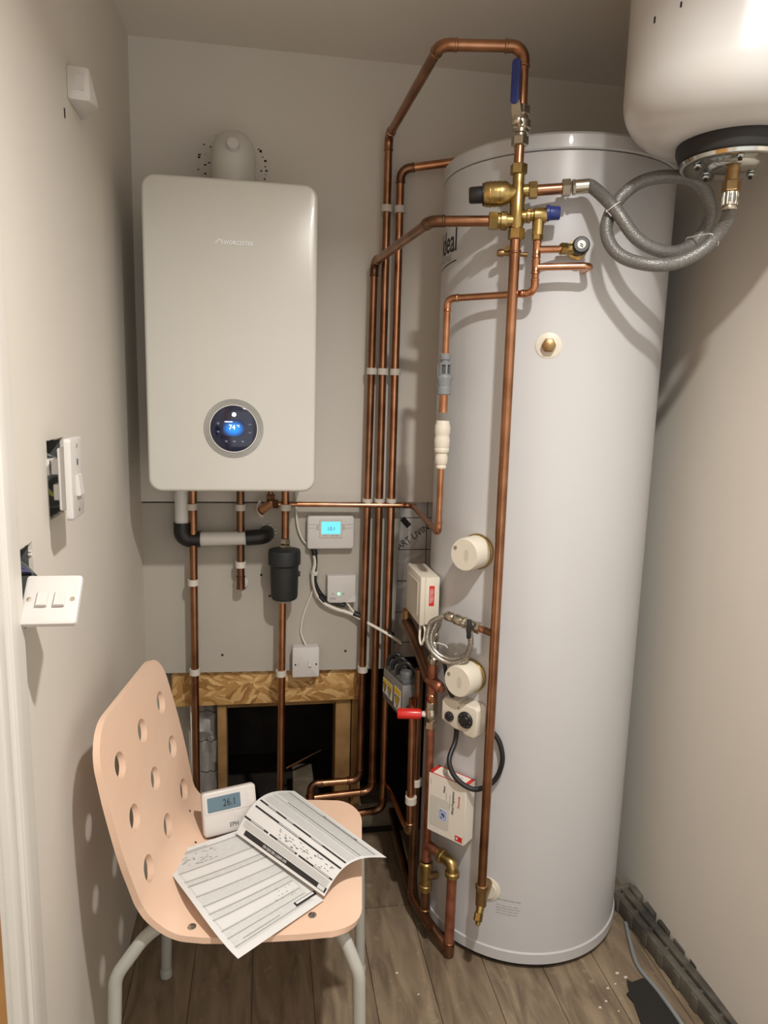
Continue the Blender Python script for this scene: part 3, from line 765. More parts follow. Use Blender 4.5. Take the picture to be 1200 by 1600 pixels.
# drain tap elbow at the riser foot
rx, ry = MX+.003, MY+.002
dt = thing('drain_elbow', 'brass elbow with drain tap at the foot of the long riser', 'fitting', (rx, ry, .15))
g = G(); g.hexnut((rx, ry, .262), (rx, ry, .246), .0155); g.lathe((rx, ry, .207), (0, 0, 1), [(.006, -.006), (.0135, 0), (.0135, .042)], 20)
bb = CP(A0, bz, CR); d = (bb-V((rx, ry, bz))); d.z = 0
g.cyl((rx, ry, .224), V((rx, ry, .224))+d, .012); part(dt, 'elbow_body', g, 'bronze')
q = V((rx, ry, .212)); e = V((rx-.012, ry-.020, .186))
g = G(); g.cyl(q, e, .010, .0085, bev=.001); g.hexnut(e+V((.004, .007, .010)), e+V((-.002, -.003, -.005)), .0105); part(dt, 'tap_body', g, 'brass')
g = G(); g.lathe(e, (0, -.1, -1), [(.0065, 0), (.0065, .004), (.0055, .006), (.0065, .008), (.0055, .010), (.0065, .012), (.0055, .015), (0, .015)], 16); part(dt, 'hose_spout', g, 'brass')

# ------------------------------------------------------------------ top ball valve and manifold
bv = thing('ball_valve', 'nickel ball valve with blue lever on the riser near the ceiling', 'valve', (MX-.003, MY, 1.925))
bx = MX-.003
g = G(); g.hexnut((bx, MY, 1.985), (bx, MY, 2.003), .0165); g.hexnut((bx, MY, 1.927), (bx, MY, 1.945), .0175)
g.lathe((bx, MY, 1.945), (0, 0, 1), [(.0135, 0), (.0135, .004), (.017, .006), (.017, .012), (.0195, .015), (.0195, .028), (.015, .033), (.013, .041)], 28); part(bv, 'body', g, 'nickel')
st0 = V((bx-.008, MY-.014, 1.965)); sd = V((-.55, -.83, 0)).normalized()
g = G(); g.cyl(st0, st0+sd*.022, .0075); g.hexnut(st0+sd*.018, st0+sd*.026, .008); part(bv, 'stem', g, 'nickel')
LM = FR(st0.x+sd.x*.021, st0.y+sd.y*.021, 1.965, -33)
g = G(); g.prism([(-.008, -.008), (.008, -.008), (.009, .01), (.004, .036), (-.012, .036), (-.012, .018)], -.0015, .0015, LM, .0004, 1); part(bv, 'lever', g, 'nickel')
g = G(); g.prism(rrect(.0175, .083, .008, 6, -.006, .070), -.0045, .0045, LM, .003, 3, True); lv = part(bv, 'blue_grip', g, 'blue')
g = G(); g.prism(rrect(.005, .05, .002, 3, -.006, .068), -.005, -.004, LM, .0004, 1); part(lv, 'embossed_panel', g, 'blue')

mn = thing('valve_manifold', 'brass valve manifold with black and blue caps on the riser', 'valve', (MX, MY, 1.75))
def UM(z): return FR(MX, MY, z, math.degrees(math.atan2(UY, UX)))
g = G(); g.hexnut((MX-.002, MY, 1.893), (MX-.002, MY, 1.872), .0175); g.lathe((MX-.001, MY, 1.757), (0, 0, 1), [(.013, 0), (.013, .01), (.0155, .02), (.0155, .09), (.0125, .098), (.0125, .118)], 24); g.hexnut((MX, MY, 1.768), (MX, MY, 1.746), .0175); part(mn, 'body', g, 'brass')
g = G(); p0 = U(0, 1.838); p1 = U(-.085, 1.834)
dd = (p1-p0).normalized()
g.lathe(p0, dd, [(.014, 0), (.016, .015), (.0235, .024), (.0245, .04), (.0245, .066), (.0225, .07), (0, .07)], 28); rv = part(mn, 'pressure_reducer', g, 'brass')
for k in (.036, .046, .056):
    g = G(); g.lathe(p0+dd*k, dd, [(.0243, 0), (.0255, .0006), (.0255, .0024), (.0243, .003)], 28); part(rv, 'rib', g, 'brass')
g = G(); g.lathe(p0+dd*.069, dd, [(.0225, 0), (.0225, .004), (.017, .005), (.0165, .028), (.014, .032), (0, .032)], 16); part(rv, 'black_cap', g, 'black')
g = G(); g.cyl(U(.008, 1.842), U(.028, 1.843), .012); g.hexnut(U(.02, 1.842), U(.038, 1.843), .0175); part(mn, 'right_port', g, 'brass')
g = G(); g.cyl(U(-.008, 1.783), U(-.035, 1.783), .014); g.lathe(U(-.02, 1.783), V((-UX, -UY, 0)), [(.0175, 0), (.0185, .002), (.0185, .012), (.016, .014), (.016, .02)], 24); g.hexnut(U(-.038, 1.783), U(-.058, 1.783), .0185); part(mn, 'left_port', g, 'brass')
g = G(); g.cyl(U(.008, 1.792), U(.05, 1.796), .0115); g.lathe(U(.018, 1.793), V((UX, UY, 0)), [(.0125, 0), (.0145, .002), (.0145, .008), (.0125, .01)], 20)
g.lathe(U(.032, 1.794), V((UX, UY, 0)), [(.012, 0), (.0155, .003), (.0155, .026), (.014, .028)], 24); g.cyl((.832, -.609, 1.795), (.832, -.609, 1.755), .013, .012); g.hexnut((.832, -.609, 1.76), (.832, -.609, 1.744), .0115); rl = part(mn, 'relief_valve', g, 'brass')
g = G(); g.lathe(U(.058, 1.798), V((UX, UY, 0)), [(.0165, 0), (.0165, .006), (.0145, .008), (.0135, .026), (.012, .028), (0, .028)], 12); part(rl, 'blue_cap', g, 'blue')

pv = thing('relief_valve', 'brass relief valve with black knob screwed into the cylinder', 'valve', (.93, -.60, 1.72))
p = V((.893, -.612, 1.731)); n = CN(11.5); b = CP(11.5, 1.736)
g = G(); g.hexnut(p+V((-.012, 0, 0)), p+V((.004, 0, 0)), .0125); g.cyl(p, p+V((.03, -.002, .003)), .0105); g.cyl(b-n*.003, b+n*.035, .0145, .0135); g.lathe(b-n*.001, n, [(.021, 0), (.021, .004), (.016, .006)], 20); part(pv, 'body', g, 'brass')
g = G(); kd = V((-.25, -.95, .08)).normalized(); kb = b+n*.03
g.lathe(kb, kd, [(.012, 0), (.0175, .002), (.0185, .006), (.0175, .018), (.015, .021), (0, .021)], 14); kn = part(pv, 'knob', g, 'black')
g = G(); g.lathe(kb+kd*.0205, kd, [(.0085, 0), (.0085, .0008), (0, .0008)], 20); part(kn, 'badge', g, 'chrome')
g = G(); g.box((0, 0, 0), (.007, .0006, .0018), FR(*(kb+kd*.0216), -15) @ Matrix.Rotation(.6, 4, 'Y')); g.box((0, 0, 0), (.007, .0006, .0018), FR(*(kb+kd*.0216), -15) @ Matrix.Translation((0, 0, -.004)) @ Matrix.Rotation(.6, 4, 'Y')); part(kn, 'badge_mark', g, 'ink')

vt = thing('air_vent', 'small brass vent screw behind the long riser near the top', 'fitting', (.80, -.53, 1.72))
b = CP(40, 1.735); n = CN(40)
g = G(); g.cyl(b-n*.002, b+n*.03, .008); g.hexnut(b+n*.01, b+n*.02, .0115); part(vt, 'body', g, 'brass')
g = G(); g.cyl(V((.775, -.552, 1.727)), V((.825, -.575, 1.722)), .005); g.lathe(V((.775, -.552, 1.727)), (-1, .2, 0), [(.008, -.004), (.008, .006), (.005, .01), (0, .01)], 14); part(vt, 'side_outlet', g, 'bronze')

# grey tundish and white coupler
tx, ty = .684, -.46
td = thing('tundish', 'grey plastic tundish with windows in the thin copper pipe', 'fitting', (tx, ty, 1.43))
g = G(); g.lathe((tx, ty, 1.425), (0, 0, 1), [(.0145, 0), (.0165, .002), (.0165, .014), (.0145, .016), (.014, .020), (.0190, .037), (.0190, .041), (.0160, .045), (.0155, .047)], 24); part(td, 'funnel', g, 'grey')
g = G(); g.lathe((tx, ty, 1.470), (0, 0, 1), [(.0155, .028-.005), (.0155, .028), (.0095, .029), (.0095, .034), (.0125, .035), (.013, .046), (.0115, .048), (.008, .048)], 24); part(td, 'inlet', g, 'grey')
for k in range(7):
    a = 2*PI*k/7+.2; g = G()
    g.box((0, 0, 0), (.0045, .0032, .026), Matrix.Translation((tx+.0150*math.cos(a), ty+.0150*math.sin(a), 1.483)) @ Matrix.Rotation(a+PI/2, 4, 'Z')); part(td, 'window_bar', g, 'grey')
g = G(); g.cyl((tx, ty, 1.472), (tx, ty, 1.494), .011); part(td, 'inner_spout', g, 'dgrey')
wc = thing('push_fit_coupler', 'white push-fit coupler in the thin pipe beside the cylinder', 'fitting', (tx, ty, 1.26))
g = G(); g.lathe((tx, ty, 1.292), (0, 0, 1), [(.0155, 0), (.017, .002), (.0175, .009), (.0165, .011), (.0175, .014), (.0185, .030), (.0165, .038), (.0165, .041), (.0185, .046), (.0180, .062), (.0155, .069), (.0155, .072), (.0145, .074)], 28); part(wc, 'wide_socket', g, 'cream')
g = G(); g.lathe((tx, ty, 1.255), (0, 0, 1), [(.0115, 0), (.0125, .002), (.0125, .006), (.0115, .008), (.0145, .012), (.015, .026), (.0135, .033), (.0135, .038)], 28); part(wc, 'narrow_socket', g, 'cream')

# ------------------------------------------------------------------ expansion vessel + hose
EX, EY, EZ = 1.118, -.82, 1.856
ev = thing('expansion_vessel', 'white expansion vessel hung on the right wall near the ceiling', 'vessel', (EX, EY, EZ))
g = G()
prof = [(.096, .028)]
for k in range(1, 15):
    a = rad(90*k/14); prof.append((.096+(.200-.096)*math.sin(a)**.85, .028+.085*(1-math.cos(a))**.92))
prof += [(.200, .37), (.196, .395), (.17, .42), (.10, .435), (0, .438)]
g.lathe((EX, EY, EZ), (0, 0, 1), prof, 72); part(ev, 'shell', g, 'vessel')
g = G(); g.lathe((EX, EY, EZ), (0, 0, 1), [(.085, -.002), (.094, .002), (.101, .018), (.101, .034), (.097, .040), (.09, .04)], 56); part(ev, 'rubber_collar', g, 'rubber')
g = G(); g.lathe((EX, EY, EZ), (0, 0, 1), [(.0, -.012), (.036, -.012), (.040, -.010), (.044, -.006), (.070, -.006), (.082, -.010), (.091, -.008), (.093, -.002), (.09, .004), (0, .004)], 56); fg = part(ev, 'flange', g, 'chrome')
for k in range(5):
    a = 2*PI*k/5+.5; c = V((EX+.066*math.cos(a), EY+.066*math.sin(a), EZ-.006))
    g = G(); g.hexnut(c, c+V((0, 0, -.006)), .0075); part(fg, 'bolt', g, 'chrome')
    g = G(); g.cyl(c, c+V((0, 0, -.010)), .0035, seg=12); part(fg, 'stud', g, 'hole')
g = G(); g.cyl((EX, EY, EZ-.01), (EX, EY, EZ-.033), .0125); g.hexnut((EX, EY, EZ-.032), (EX, EY, EZ-.052), .0165); part(ev, 'inlet_union', g, 'bronze')
g = G(); g.lohi((XR-.03, EY-.05, 2.05), (XR-.0005, EY+.05, 2.22), .004); g.lohi((EX+.12, EY-.03, 2.12), (XR-.02, EY+.03, 2.15)); part(ev, 'wall_bracket', g, 'white')
g = G()
for k in range(10):
    z = 2.05+.2*random.random(); a = rad(188+22*random.random()); c = V((EX+.2003*math.cos(a), EY+.2003*math.sin(a), z))
    g.box(c, (.0012, .004, .006+.008*random.random()), Matrix.Identity(4))
part(ev, 'scuff', g, 'hole')

# hose: comes off the manifold stub, makes one and a half turns, rises to the vessel
H0 = U(.126, 1.849)
HP = [U(.115, 1.849), H0, U(.146, 1.848), (.957, -.690, 1.797), (.996, -.708, 1.742), (1.043, -.715, 1.718), (1.090, -.716, 1.719), (1.128, -.716, 1.746),
      (1.145, -.720, 1.788), (1.131, -.720, 1.829), (1.097, -.720, 1.853), (1.048, -.700, 1.859), (1.007, -.682, 1.849), (.974, -.668, 1.818), (.951, -.672, 1.768), (.956, -.690, 1.726), (.978, -.712, 1.699),
      (1.018, -.745, 1.684), (1.065, -.755, 1.690), (1.106, -.768, 1.713), (1.127, -.785, 1.743), (1.129, -.805, 1.770), (EX+.001, EY, 1.788), (EX, EY, 1.800)]
hs = thing('braided_hose', 'grey braided hose coiled between the brass manifold and the expansion vessel', 'hose', (1.04, -.72, 1.67))
g = G(); g.sweep(spline(HP, 8), .0128, 18); part(hs, 'tube', g, 'hose')
g = G(); g.hexnut(U(.086, 1.846), U(.104, 1.847), .0175); g.hexnut(U(.106, 1.847), U(.114, 1.848), .0155); g.cyl(U(.112, 1.848), U(.138, 1.850), .0138); part(hs, 'union_nut', g, 'nickel')
g = G(); g.cyl((EX, EY, 1.806), (EX, EY, 1.776), .0125); g.lathe((EX, EY, 1.776), (0, 0, 1), [(.0132, -.003), (.0142, -.001), (.0142, .003), (.0132, .005)], 20)
for k in range(10):
    a = 2*PI*k/10; g.cyl((EX+.0123*math.cos(a), EY+.0123*math.sin(a), 1.804), (EX+.0123*math.cos(a), EY+.0123*math.sin(a), 1.782), .0018, seg=6)
part(hs, 'crimp_sleeve', g, 'nickel')
def tie(label, p, q, d, tail):
    """cable tie drawn tight round two strands of the hose at p and q that run along d"""
    p, q, d = V(p), V(q), V(d).normalized(); e = (q-p); e = (e-d*e.dot(d)); L = e.length; e.normalize(); m = e.cross(d).normalized(); c = (p+q)/2
    R = .0142; pts = []
    for k in range(41):
        a = 2*PI*k/40; x, y = math.cos(a), math.sin(a)
        pts.append(c+e*(R*x+(L/2 if x > 0 else -L/2))+m*R*y)
    g = G(); g.sweep(pts, .0013, 6)
    k = c-e*(L/2+R)*.6+m*R
    if k.y > (c-m*R).y: k = c-e*(L/2)*.6-m*R
    g.box(k, (.005, .004, .005), None, .001, 1); g.sweep([k, k+V(tail)], .001, 6)
    return solo('cable_tie', g, 'white', label, 'tie', 'white cable ties on the hose')
tie('white cable tie on the hose loop, nearest the brass manifold', (.957, -.690, 1.797), (.962, -.6675, 1.808), (.6, -.1, -.8), (.008, -.004, -.010))
tie('white cable tie on the hose loop, nearest the vessel fitting', (1.118, -.7135, 1.738), (1.116, -.775, 1.727), (.75, 0, .66), (.006, -.010, .012))

# ------------------------------------------------------------------ cylinder controls and valves on the left of it
ds = thing('dual_thermostat', 'white cylinder thermostat with two black dials', 'thermostat', (.764, -.50, .61))
TM = FR(.758, -.492, .650, -50)
g = G(); g.prism([(-.052, .030), (-.044, .040), (-.006, .040), (0, .034), (.006, .040), (.046, .040), (.054, .032), (.054, -.030), (.046, -.040), (.020, -.040), (.012, -.033), (-.012, -.033), (-.052, -.020)], -.022, .013, TM, .005, 3); part(ds, 'housing', g, 'cream')
for x, z, r in ((-.026, -.004, .0125), (.021, .002, .0205)):
    g = G(); g.lathe((x, -.022, z), (0, -1, 0), [(r, 0), (r, .004), (r*.92, .006), (r*.6, .006), (r*.5, .010), (0, .010)], 32, TM); dl = part(ds, 'dial', g, 'black')
    g = G()
    for k in range(8):
        a = 2*PI*k/8; g.box((x+r*.76*math.cos(a), -.0283, z+r*.76*math.sin(a)), (.0016, .0004, .0016), TM)
    part(dl, 'graduation', g, 'ink_grey')
g = G(); g.lathe((-.018, .0, -.030), (0, 0, -1), [(.011, 0), (.011, .006), (.008, .008), (.007, .016)], 16, TM); part(ds, 'cable_gland', g, 'black')
for x in (.0, ):
    g = G(); g.lathe((x, -.0222, .026), (0, -1, 0), [(.003, 0), (.003, .001), (0, .0015)], 12, TM); part(ds, 'cover_screw', g, 'nickel')
bx_ = TM @ V((-.018, 0, -.045))
cable('cable', 'thick black cable looping from the two-dial thermostat round behind the riser',
      [bx_, bx_+V((-.004, -.004, -.03)), (.722, -.508, .540), (.735, -.531, .506), (.770, -.549, .486), (.803, -.550, .489), (.827, -.558, .515), (.838, -.564, .56), (.833, -.560, .60), (.820, -.552, .625), (.800, -.541, .637)], .0062, 'black')

pk = thing('carton', 'white thermostat carton with red stripes wedged against the cylinder', 'box', (.737, -.49, .325))
KM = FR(.737, -.488, .409, -47.9)
kw, kd_, kh = .110, .042, .158
g = G(); g.box((0, 0, 0), (kw, kd_, kh), KM, .0008, 1); part(pk, 'carton_body', g, 'box_card')
ZT = Matrix(((1, 0, 0, 0), (0, 1, 0, 0), (0, 0, 1, 0), (0, 0, 0, 1)))
g = G()
for (lo, hi) in (((-kw/2, -kd_/2, kh/2), (-kw/2+.010, kd_/2, kh/2+.0004)), ((kw/2-.010, -kd_/2, kh/2), (kw/2, kd_/2, kh/2+.0004)), ((-kw/2, -kd_/2, kh/2), (kw/2, -kd_/2+.003, kh/2+.0004)), ((-kw/2, kd_/2-.003, kh/2), (kw/2, kd_/2, kh/2+.0004))):
    g.lohi(lo, hi, 0, KM)
g.lohi((.029, -kd_/2-.0004, -.074), (.050, -kd_/2, -.060), 0, KM); part(pk, 'red_print', g, 'red_print')
g = G(); g.lohi((.032, -kd_/2-.0006, -.070), (.037, -kd_/2-.0003, -.064), 0, KM); part(pk, 'white_mark', g, 'paper')
g = G(); g.prism(rrect(.058, .082, .008, 5, -.020, -.020), -kd_/2-.0005, -kd_/2, KM); pc = part(pk, 'printed_picture', g, 'box_pic')
g = G(); g.prism(rrect(.026, .032, .001, 2, -.009, -.022), -kd_/2-.0008, -kd_/2-.0004, KM); part(pc, 'pictured_frame', g, 'paper')
g = G(); g.prism(rrect(.023, .028, .001, 2, -.009, -.022), -kd_/2-.0010, -kd_/2-.0006, KM); part(pc, 'pictured_screen', g, 'lav')
g = G()
for (x, z, w, h) in ((-.010, -.020, .005, .005), (-.006, -.023, .004, .007), (-.013, -.030, .004, .003), (-.014, -.010, .005, .002)): g.box((x, -kd_/2-.0011, z), (w, .0003, h), KM)
part(pc, 'pictured_digits', g, 'ink')
text_on(pk, 'product_word', 'Wired Programmer', .0098, KM, (.019, -kd_/2-.0004, .022), 'ink', rot=90, sx=.8)
text_on(pk, 'product_word', 'Thermostat', .0085, KM, (.036, -kd_/2-.0004, .030), 'red_print', rot=90, sx=.8)
text_on(pk, 'product_word', 'Wired', .0085, KM, (-.007, -kd_/2-.0004, .048), 'ink', rot=90, sx=.8)
for (x, z, h) in ((-.001, .030, .022), (.010, .020, .04), (-.048, .055, .016)):
    g = G(); g.box((x, -kd_/2-.0003, z), (.0012, .0004, h), KM); part(pk, 'small_print', g, 'ink_grey')
for k in range(4):
    g = G(); g.box((.004, -.010+.0055*k, kh/2+.0004), (.05, .0012, .0004), KM); part(pk, 'small_print', g, 'ink_grey')

wb = thing('wiring_box', 'cream wiring centre box with red sticker on the cylinder side', 'box', (.688, -.32, .85))
WM = FR(.683, -.32, .912, -88)
ww, wd, wh_ = .150, .05, .124
g = G(); g.box((0, .006, 0), (ww, wd-.012, wh_), WM, .004, 2); part(wb, 'base_box', g, 'cream')
g = G(); g.box((0, -.019, 0), (ww+.003, .014, wh_+.003), WM, .004, 2); part(wb, 'lid', g, 'cream')
g = G(); g.prism(rrect(ww*.72, wh_*.72, .004, 4), -.0275, -.0255, WM, .0006, 1); part(wb, 'lid_panel', g, 'clip')
SMx = WM @ Matrix.Translation((ww/2+.0004, .004, .014)) @ Matrix.Rotation(rad(90), 4, 'Z')
g = G(); g.box((-.0, 0, 0), (.0135, .0005, .052), SMx); stk = part(wb, 'sticker', g, 'red_print')
text_on(wb, 'sticker_word', 'TESTED', .0115, SMx, (.0, -.0006, 0), 'paper', rot=90, sx=.95)
g = G(); g.box((-.012, .004, wh_/2+.0012), (.03, .022, .0008), WM); part(wb, 'cable_knockout', g, 'clip')

va = thing('valve_actuator', 'grey motorised valve head with yellow warning labels', 'valve', (.645, -.269, .585))
AM = FR(.642, -.268, .620, -78)
aw, ad, ah = .138, .046, .092
g = G(); g.box((0, 0, 0), (aw, ad, ah), AM, .003, 2); hd = part(va, 'metal_cover', g, 'alu')
g = G(); g.box((0, .0, ah/2+.006), (aw*.96, ad*.9, .014), AM, .004, 2); part(va, 'top_plate', g, 'dgrey')
for x in (-.035, .0, .042):
    g = G(); g.lathe((x, .0, ah/2+.010), (0, 0, 1), [(.0185, 0), (.0175, .016), (.014, .020), (.007, .021), (0, .021)], 20, AM); part(va, 'gland', g, 'dgrey')
for k, x in enumerate((-.018, .018, -.05)):
    g = G(); pp = [AM @ V((x, -.018, ah/2+.012)), AM @ V((x+.004, -.016, ah/2+.034)), AM @ V((x+.02, .0, ah/2+.05)), AM @ V((x+.035, .02, ah/2+.03))]
    g.sweep(spline(pp), .006, 10); part(va, 'lead', g, 'black')
for x, s in ((-.054, .85), (-.018, .9), (.036, 1.2)):
    w, h = .036*s, .05*s
    g = G(); g.box((x, -ad/2-.0003, -.004), (w, .0006, h), AM); lb = part(va, 'warning_label', g, 'paper', 'white and yellow warning label')
    g = G(); g.box((x, -ad/2-.0007, -.004+h*.36), (w, .0004, h*.26), AM); g.prism([(x-w*.33, .002), (x, -.022*s), (x+w*.33, .002)], -ad/2-.0010, -ad/2-.0005, AM); part(lb, 'yellow_panel', g, 'yellow')
    g = G()
    ta, tb_, tc_ = V((x-w*.38, 0, .0035)), V((x, 0, -.0245*s)), V((x+w*.38, 0, .0035))
    for a, b in ((ta, tb_), (tb_, tc_), (tc_, ta)):
        mid = (a+b)/2; L = (a-b).length; an = math.atan2((b-a).z, (b-a).x)
        g.box((0, 0, 0), (L, .0004, .0022), AM @ Matrix.Translation((mid.x, -ad/2-.0012, mid.z)) @ Matrix.Rotation(-an, 4, 'Y'))
    g.box((x, -ad/2-.0013, -.004), (.0022, .0004, .009), AM @ Matrix.Translation((0, 0, 0))); g.box((x+.001, -ad/2-.0013, -.009), (.0022, .0004, .006), AM)
    part(lb, 'warning_triangle', g, 'ink')

# V1 stack: filling loop valve, tee, red handled valve, drop
vx, vy = .693, -.425
pipe('copper_pipe', 'copper drop pipe below the red-handled valve passing behind the carton', [(vx, vy, .60), (vx+.002, vy, .262)], R22*.95, 'copper_matt', group='copper drops left of the cylinder')
pipe('copper_pipe', 'dark copper drop pipe between the valve head and the cylinder, ending in a white clip', [(.672, -.36, .72), (.676, -.355, .05)], R22, 'copper_dark', group='copper drops left of the cylinder')
pipe('copper_pipe', 'bright copper drop pipe below the grey valve head, frontmost of the pair', [(.655, -.372, .645), (.660, -.372, .262), (.660, -.30, .245), (.660, .03, .20)], R22*.9, 'copper', group='copper drops left of the cylinder', elbows=(1,), em='bronze')
pipe('copper_pipe', 'dark copper pipe lying low along the floor beside the cylinder', [(.690, .05, .06), (.675, -.36, .06), (.700, -.47, .055)], R22, 'copper_dark', group='copper drops left of the cylinder')
t = thing('insulated_pipe', 'fat dark brown pipe sloping from the wall down to the copper tee', 'pipe', (.68, -.3, .70))
g = G(); g.sweep([(.668, -.20, .795), (.680, -.30, .760), (vx-.004, vy+.01, .715)], .0165, 18); part(t, 'tube', g, 'copper_dark')
g = G(); g.lathe((.667, -.20, .80), (0, 0, 1), [(.0125, -.02), (.0125, .03), (.008, .035)], 16); part(t, 'riser', g, 'bronze')
t = thing('copper_tee', 'copper tee with rounded blank end beside the lower immersion cap', 'fitting', (vx, vy, .67))
g = G(); g.cyl((vx, vy, .665), (vx, vy, .765), .0125); g.lathe((vx, vy, .712), (.35, -.93, -.1), [(.0145, -.02), (.0145, .028), (.013, .034), (.008, .038), (.008, .046), (0, .047)], 20); part(t, 'body', g, 'copper_matt')
g = G(); g.lathe((vx, vy, .658), (0, 0, 1), [(.013, 0), (.0145, .002), (.0145, .02), (.012, .023)], 20); part(t, 'lower_socket', g, 'copper')
t = thing('ball_valve', 'nickel valve with stubby red handle left of the two-dial thermostat', 'valve', (vx, vy, .59))
g = G(); g.hexnut((vx, vy, .660), (vx, vy, .640), .0165); g.hexnut((vx, vy, .608), (vx, vy, .588), .0165); g.lathe((vx, vy, .606), (0, 0, 1), [(.013, 0), (.017, .006), (.0175, .026), (.013, .034)], 24); part(t, 'body', g, 'nickel')
g = G(); hd_ = V((-.986, .16, 0)).normalized(); g.cyl(V((vx, vy, .624))+hd_*.012, V((vx, vy, .624))+hd_*.028, .009, .006); part(t, 'stem', g, 'white')
g = G(); hp = V((vx, vy, .624))+hd_*.024; g.lathe(hp, hd_, [(.008, 0), (.0125, .003), (.0135, .012), (.0135, .058), (.012, .062), (0, .063)], 24); part(t, 'red_handle', g, 'red')
for (x, y, z, lab) in ((.660, -.372, .358, 'white clip on the bright copper drop left of the carton'), (.675, -.357, .40, 'white clip on the dark copper drop beside the carton')):
    t = thing('pipe_clip', lab, 'clip', (x, y, z-.01), CG)
    g = G(); g.lathe((x, y, z), (0, 0, 1), [(.0145, -.010), (.0155, -.009), (.0155, .009), (.0145, .010)], 20); part(t, 'collar', g, 'clip')
    g = G(); g.lohi((x-.009, y+.008, z-.009), (x+.009, y+.03, z+.009), .002); part(t, 'base', g, 'clip')

# filling loop
lp = thing('filling_loop', 'braided filling loop with black-handled valves joining riser and left pipe', 'hose', (.73, -.50, .74))
F0 = V((MX+.002, MY, .892)); F1 = V((.703, -.487, .905)); fd = (F1-F0).normalized()
g = G(); g.cyl(F0, F0+fd*.03, .0085, seg=16); part(lp, 'branch_tube', g, 'copper_dark')
g = G(); g.cyl(F0+fd*.026, F0+fd*.046, .0082, seg=16); part(lp, 'bright_tube', g, 'copper')
g = G(); g.hexnut(F0+fd*.040, F0+fd*.056, .014); g.lathe(F0+fd*.054, fd, [(.011, 0), (.0125, .004), (.0125, .022), (.010, .026), (.0135, .030), (.0135, .034), (.010, .038), (.0125, .044), (.0125, .058), (.009, .064), (.0115, .068), (.0115, .084), (.0085, .088)], 20); part(lp, 'valve_body', g, 'nickel')
hb = F0+fd*.068
g = G(); g.cyl(hb+V((-.004, -.008, 0)), hb+V((-.010, -.020, 0)), .005); g.box(hb+V((-.010, -.020, -.003)), (.0105, .008, .046), None, .003, 2); part(lp, 'black_handle', g, 'black')
L0 = F0+fd*.14
loop = [L0, L0+V((-.012, .006, -.006)), (.672, -.468, .880), (.664, -.468, .845), (.670, -.475, .820), (.692, -.490, .797), (.720, -.506, .791), (.745, -.522, .806), (.756, -.530, .838), (.754, -.530, .868), (.750, -.528, .886)]
g = G(); g.sweep(spline(loop), .0062, 12); part(lp, 'braided_tube', g, 'braid')
loop2 = [(.750, -.52, .885), (.760, -.515, .84), (.749, -.51, .810), (.724, -.496, .797), (.698, -.480, .800), (.679, -.465, .818), (.676, -.458, .845), (.688, -.455, .875), (.700, -.445, .885), (.700, -.435, .86), (vx, vy, .838)]
g = G(); g.sweep(spline(loop2), .0062, 12); part(lp, 'braided_tube', g, 'braid')
g = G(); g.lathe((vx, vy, .758), (0, 0, 1), [(.0125, 0), (.0145, .003), (.0145, .016), (.011, .02), (.0125, .03), (.0125, .055), (.009, .06), (.0115, .064), (.0115, .08), (.008, .084)], 20); part(lp, 'valve_body', g, 'nickel', 'lower valve body')
g = G(); g.box((vx-.018, vy-.006, .803), (.008, .01, .04), None, .003, 2); part(lp, 'black_handle', g, 'black')
g = G(); g.sweep(spline([(vx+.004, vy-.018, .82), (vx+.02, vy-.03, .818), (vx+.026, vy-.034, .812)]), .0016, 6); part(lp, 'tie_tail', g, 'white')
cable('cable', 'dark cable hanging straight down beside the lower immersion cap', [(.712, -.452, .79), (.718, -.463, .74), (.724, -.470, .71), (.737, -.476, .68), (.742, -.474, .665)], .0048, 'rubber')
cable('cable', 'pair of white wires leaving the bottom of the cream wiring box', [(.668, -.375, .85), (.664, -.388, .815), (.668, -.398, .80), (.676, -.395, .83), (.674, -.38, .85)], .003, 'cable_white')

# lower right assembly: brass fittings and drops to the floor
la = thing('return_assembly', 'copper and brass pipe loop at the floor in front of the cylinder', 'pipe', (.72, -.47, .02))
qx, qy = .742, -.512
g = G(); s, arcs = fillet([(vx+.002, vy, .215), (vx+.002, vy, .262), (qx-.012, qy+.020, .262)], .013, 8); g.sweep(s, .0125, 18); part(la, 'upper_bend', g, 'copper_matt')
g = G(); s, _ = fillet([(qx-.022, qy+.038, .262), (qx, qy, .262), (qx, qy, .232)], .016, 8); g.sweep(s, .0150, 20); g.lathe((qx-.022, qy+.038, .262), (.5, -.87, 0), [(.016, -.006), (.0185, -.004), (.0185, .010), (.016, .012)], 8); g.lathe((qx, qy, .226), (0, 0, 1), [(.0165, 0), (.019, .003), (.019, .013), (.0165, .016)], 12); part(la, 'brass_elbow', g, 'brass')
g = G(); g.cyl((qx, qy, .23), (qx, qy, .025), .0125); part(la, 'front_drop', g, 'copper_matt')
g = G(); g.lathe((vx+.003, vy, .128), (0, 0, 1), [(.014, 0), (.0185, .002), (.0185, .016), (.0155, .018), (.0165, .05), (.0165, .062), (.0185, .064), (.0185, .080), (.015, .084)], 14); part(la, 'brass_valve', g, 'brass')
g = G(); g.hexnut((vx+.003, vy-.012, .176), (vx+.003+.03, vy-.002, .17), .0105); part(la, 'side_port', g, 'bronze')
g = G(); s, _ = fillet([(vx+.003, vy, .14), (vx+.005, vy, .045), (qx-.004, qy, .022)], .025, 8); g.sweep(s, .0130, 18); part(la, 'rear_drop', g, 'copper_dark')
g = G(); g.lathe((vx+.004, vy, .07), (0, 0, 1), [(.0135, 0), (.0145, .001), (.0145, .004), (.0135, .005)], 18); part(la, 'solder_ring', g, 'bronze')
